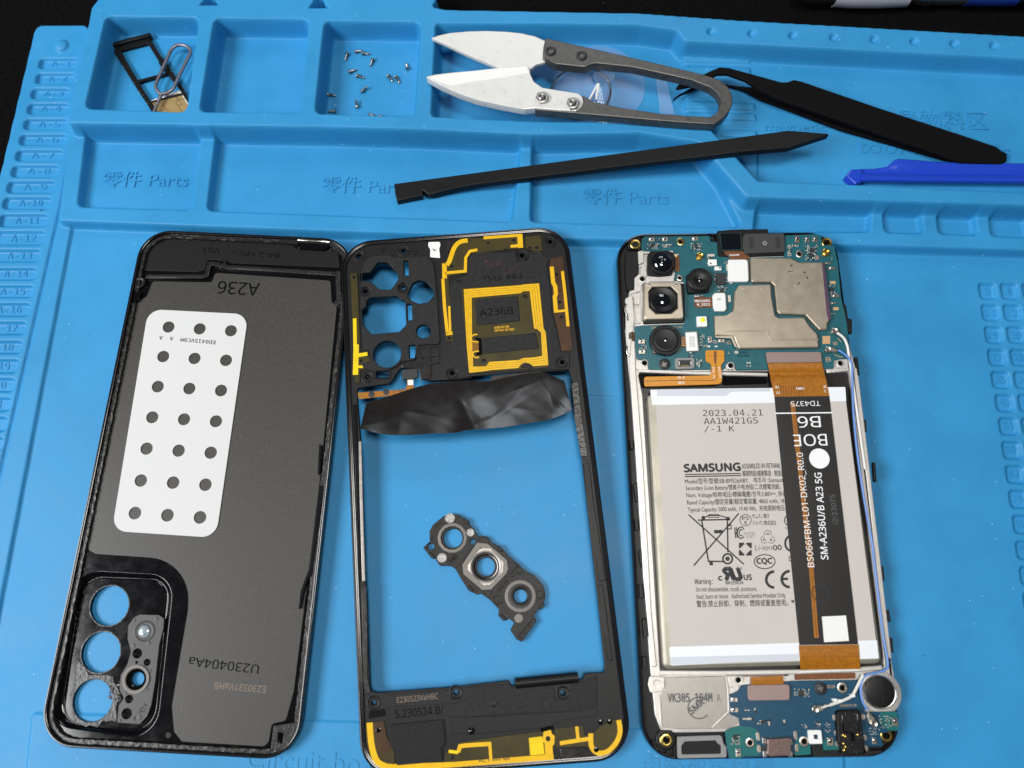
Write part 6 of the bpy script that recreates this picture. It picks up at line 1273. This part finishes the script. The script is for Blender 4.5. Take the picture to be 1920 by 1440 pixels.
for x, y in ((195, 215), (460, 255)):
    h_ = lathe('cross_screw', sn, 'chip', 'z2', x, y, [(1.85, z0 + 4.0), (1.85, z0 + 4.5), (1.6, z0 + 4.75), (1.1, z0 + 4.8), (.9, z0 + 4.6), (0, z0 + 4.6)], 24)
    c = U('z2', x, y, z0 + 4.7)
    for a in (.35, 1.92): plate('slot', h_, 'steel_dull', None, strip([(c[0] - math.cos(a), c[1] - math.sin(a)), (c[0] + math.cos(a), c[1] + math.sin(a))], .35), z0 + 4.55, z0 + 4.72, bevel=0)
for x, y in ((122, 600), (385, 650)):
    c = U('z2', x, y, z0 + 5.8); hx = [(c[0] + 2.35 * math.cos(k * math.pi / 3 + .2), c[1] + 2.35 * math.sin(k * math.pi / 3 + .2)) for k in range(6)]
    nt_ = plate('hex_nut', sn, 'steel', None, hx, z0 + 4.5, z0 + 5.8, bevel=.25)
    lathe('bolt_end', nt_, 'steel_dull', 'z2', x, y, [(1.25, z0 + 5.7), (1.25, z0 + 6.1), (1.0, z0 + 6.3), (.6, z0 + 6.1), (0, z0 + 6.1)], 18, zc=z0 + 5.8)
lathe('blade_dimple', lb, 'blade', 'c2', 1030, 518, [(.9, z0 + 4.55), (.8, z0 + 4.7), (.4, z0 + 4.62), (0, z0 + 4.62)], 16); lathe('blade_dimple', lb, 'blade', 'c2', 1465, 570, [(1.0, z0 + 4.55), (.85, z0 + 4.7), (.5, z0 + 4.62), (0, z0 + 4.62)], 16)

# ---- clear suction cup and its ring, under the snips
su = thing('suction_cup', 'clear plastic suction cup with a pull ring lying under the snips', 'suction cup', (*U('z2', 610, 520, zfl), zfl))
zs_ = zfl + .2
lathe('cup', su, 'clear_plastic', 'z2', 605, 510, [(16.5, zs_), (16.7, zs_ + .4), (15.5, zs_ + 1.0), (11, zs_ + 2.6), (6, zs_ + 4.0), (3.5, zs_ + 4.9), (2.6, zs_ + 4.2), (5.5, zs_ + 3.0), (10.5, zs_ + 1.8), (15.2, zs_ + .3), (16.5, zs_)], 48, zc=zs_)
lathe('stem', su, 'clear_plastic', 'z2', 650, 415, [(3.4, zs_ + 4.0), (3.2, zs_ + 5.6), (4.0, zs_ + 6.3), (3.8, zs_ + 7.2), (2.0, zs_ + 7.7), (0, zs_ + 7.75)], 24, zc=zs_ + 6)
c = U('z2', 448, 560, zs_ + 5); tube('pull_ring', su, 'steel', [(c[0] + 10.6 * math.cos(6.2832 * k / 48), c[1] + 10.6 * math.sin(6.2832 * k / 48), zs_ + 4.4 + 1.4 * math.cos(6.2832 * k / 48)) for k in range(48)], .42, 8, closed=True)
for x0, x1 in ((525, 600), (585, 608)): tube('pull_cord', su, 'white', [(*U('z2', x0, 628, zs_ + 4.2), zs_ + 4.2), (*U('z2', (x0 + x1) / 2, 560, zs_ + 5), zs_ + 5), (*U('z2', x1, 490, zs_ + 5.6), zs_ + 5.6)], .42, 8)
sp_ = thing('clear_strip', 'thin clear plastic strip standing inside the snips handle', 'plastic strip', (*U('z2', 1170, 600, 5), 5.0))
plate('strip_body', sp_, 'clear_plastic', 'z2', [(1098, 435), (1180, 432), (1258, 748), (1135, 745)], 5.4, 6.0, r=.3, bevel=.1)

# ================================================================ tweezers
tz = thing('tweezers', 'matt black bent nose tweezers lying across the rear tool area', 'tweezers', (*U('c3', 1100, 580, 6), 6.0))
def ztw(lo, hi): return lambda x, y: 0
x_butt = U('c3', 1830, 770, 8)[0]; x_tip = U('c3', 380, 380, 9)[0]
def leaf(name, pts, gap, zb_):
    f_ = lambda x, y: gap * min(1, max(0, (x_butt - x) / (x_butt - x_tip)))
    outl = rounded(ccw(P('c3', pts, zb_ + gap * .5)), .6); V, Fc = plate_data(outl, [], zb_ - .6, zb_ + .6, .25, f_); return obj(name, V, Fc, 'tweezer_black', tz)
leaf('lower_leaf', [(140, 522), (200, 478), (300, 440), (420, 428), (520, 455), (600, 500), (760, 560), (1000, 650), (1330, 745), (1520, 800), (1610, 812), (1830, 812), (1830, 770), (1500, 660), (900, 500), (640, 440), (540, 440), (470, 432), (400, 425), (330, 415), (260, 440), (190, 480)], 0.2, 7.0)
leaf('upper_leaf', [(165, 466), (190, 440), (260, 420), (340, 378), (390, 357), (440, 360), (560, 390), (700, 425), (730, 424), (762, 411), (800, 418), (1200, 545), (1600, 665), (1790, 724), (1822, 748), (1836, 800), (1815, 812), (1610, 808), (1400, 737), (1000, 610), (800, 545), (690, 510), (600, 470), (520, 420), (430, 390), (380, 392), (320, 420), (250, 450)], 3.6, 8.6)

# ================================================================ spudger leaning on the rims
sd_ = thing('spudger', 'long black plastic spudger lying diagonally across the parts trays', 'spudger', (*U('f', 1130, 320, 8), 8.0))
xa, xb_ = U('f', 745, 360, 4)[0], U('f', 1340, 290, 13.2)[0]
zsp = lambda x: F_LOW + .15 + (x - xa) / (xb_ - xa) * 9.6
def Usp(c, x, y):
    z = 8.0
    for _ in range(6): p = U(c, x, y, z + 1.4); z = zsp(p[0])
    return U(c, x, y, z + 1.4)
body = [('c2', 540, 1042), ('c2', 545, 1095), ('c2', 556, 1140), ('c2', 700, 1107), ('c2', 698, 1080), ('c2', 736, 1105), ('c2', 850, 1075), ('c2', 1000, 1046), ('c2', 1400, 997), ('c2', 1920, 931), ('c3', 300, 794), ('c3', 500, 768), ('c3', 740, 748), ('c3', 850, 712), ('c3', 938, 684), ('c3', 936, 677), ('c3', 830, 668), ('c3', 735, 661), ('c3', 500, 693), ('c3', 0, 760), ('c2', 1500, 912), ('c2', 900, 993)]
V, Fc = plate_data(ccw([Usp(*q) for q in body]), [], 0, 2.6, .45, lambda x, y: zsp(x)); obj('shaft', V, Fc, 'spudger_black', sd_)
for c, x, y in (('c2', 1075, 1000), ('c3', 535, 715)):
    p = Usp(c, x, y); lp = circle(p, 1.5, 18); V, Fc = plate_data(lp, [circle(p, 1.2, 18)], 2.4, 2.72, .05, lambda x, y: zsp(x)); obj('mould_mark', V, Fc, 'spudger_black', sd_)

# ================================================================ blue pry tool
pt = thing('pry_tool', 'blue plastic pry tool lying along the front rim of the tool area', 'pry tool', (*U('z5', 1100, 340, 6), 6.0))
COLX = (285, 420, 555, 590, 620, 660, 860, 1100, 1500, 1920, 2600); UP = (300, 299, 277, 240, 212, 200, 214, 235, 242, 246, 252); LOW = (432, 432, 432, 433, 434, 436, 438, 441, 444, 447, 452); MID = (345, 348, 352, 354, 355, 356, 359, 363, 366, 369, 374)
V, nr = [], 12
for x, u, l, m_ in zip(COLX, UP, LOW, MID):
    t = min(1, max(0, (x - 420) / 240)); hz = 7.4 + 1.5 * t
    for y, z in ((u, 6.1), (u + 1, hz - .5), (u + 6, hz), (u + 16, hz + .1), (m_ - 12, 7.5), (m_, 7.25), (m_ + 4, 8.6 + .5 * t), (m_ + 14, 9.3 + .6 * t), (l - 22, 9.3 + .6 * t), (l - 8, 8.9 + .6 * t), (l, 8.2 + .6 * t), (l, 6.1)): V.append((*U('z5', x, y, max(z, 7)), z))
Fc = [(i * nr + k, i * nr + k + 1, (i + 1) * nr + k + 1, (i + 1) * nr + k) for i in range(len(COLX) - 1) for k in range(nr - 1)] + [tuple(range(nr)), tuple(range((len(COLX) - 1) * nr, len(COLX) * nr))[::-1]]
obj('handle', V, Fc, 'pry_blue', pt, ang=50)
plate('wedge_tip', pt, 'pry_blue', 'z5', [(140, 372), (192, 300), (296, 300), (310, 345), (300, 428), (236, 458)], 6.1, 9.0, r=.3, bevel=.6)

# ================================================================ ballpoint pen on the table beyond the mat
pn = thing('ballpoint_pen', 'silver and blue ballpoint pen beyond the rear edge of the mat', 'pen', (*U('f', 1700, -10, 0), 0.0))
def pen_part(name, m, x0, x1, prof):
    a = Vector((*U('f', x0, -14, 5.6), 5.6)); b = Vector((*U('f', x1, -14, 5.6), 5.6))
    pts = [tuple(a.lerp(b, t)) for t, r in prof]; tube(name, pn, m, pts, 1, 24, radii=[r for t, r in prof])
pen_part('grip', 'black', 1490, 1566, [(0, 2.2), (.3, 4.0), (1, 4.6)])
pen_part('barrel', 'pen_silver', 1564, 1702, [(0, 4.9), (.25, 5.4), (.6, 5.5), (1, 5.0)])
pen_part('collar', 'steel', 1702, 1745, [(0, 4.9), (.25, 3.6), (.5, 4.2), (.8, 4.4), (.85, 4.8), (1, 4.6)])
pen_part('middle', 'steel_dull', 1745, 1812, [(0, 4.3), (1, 4.4)])
pen_part('cap', 'pen_blue', 1812, 1905, [(0, 4.6), (.5, 4.8), (1, 4.7)])
pen_part('tail', 'black', 1905, 2060, [(0, 4.4), (.8, 4.2), (1, 3.0)])
flush_text()
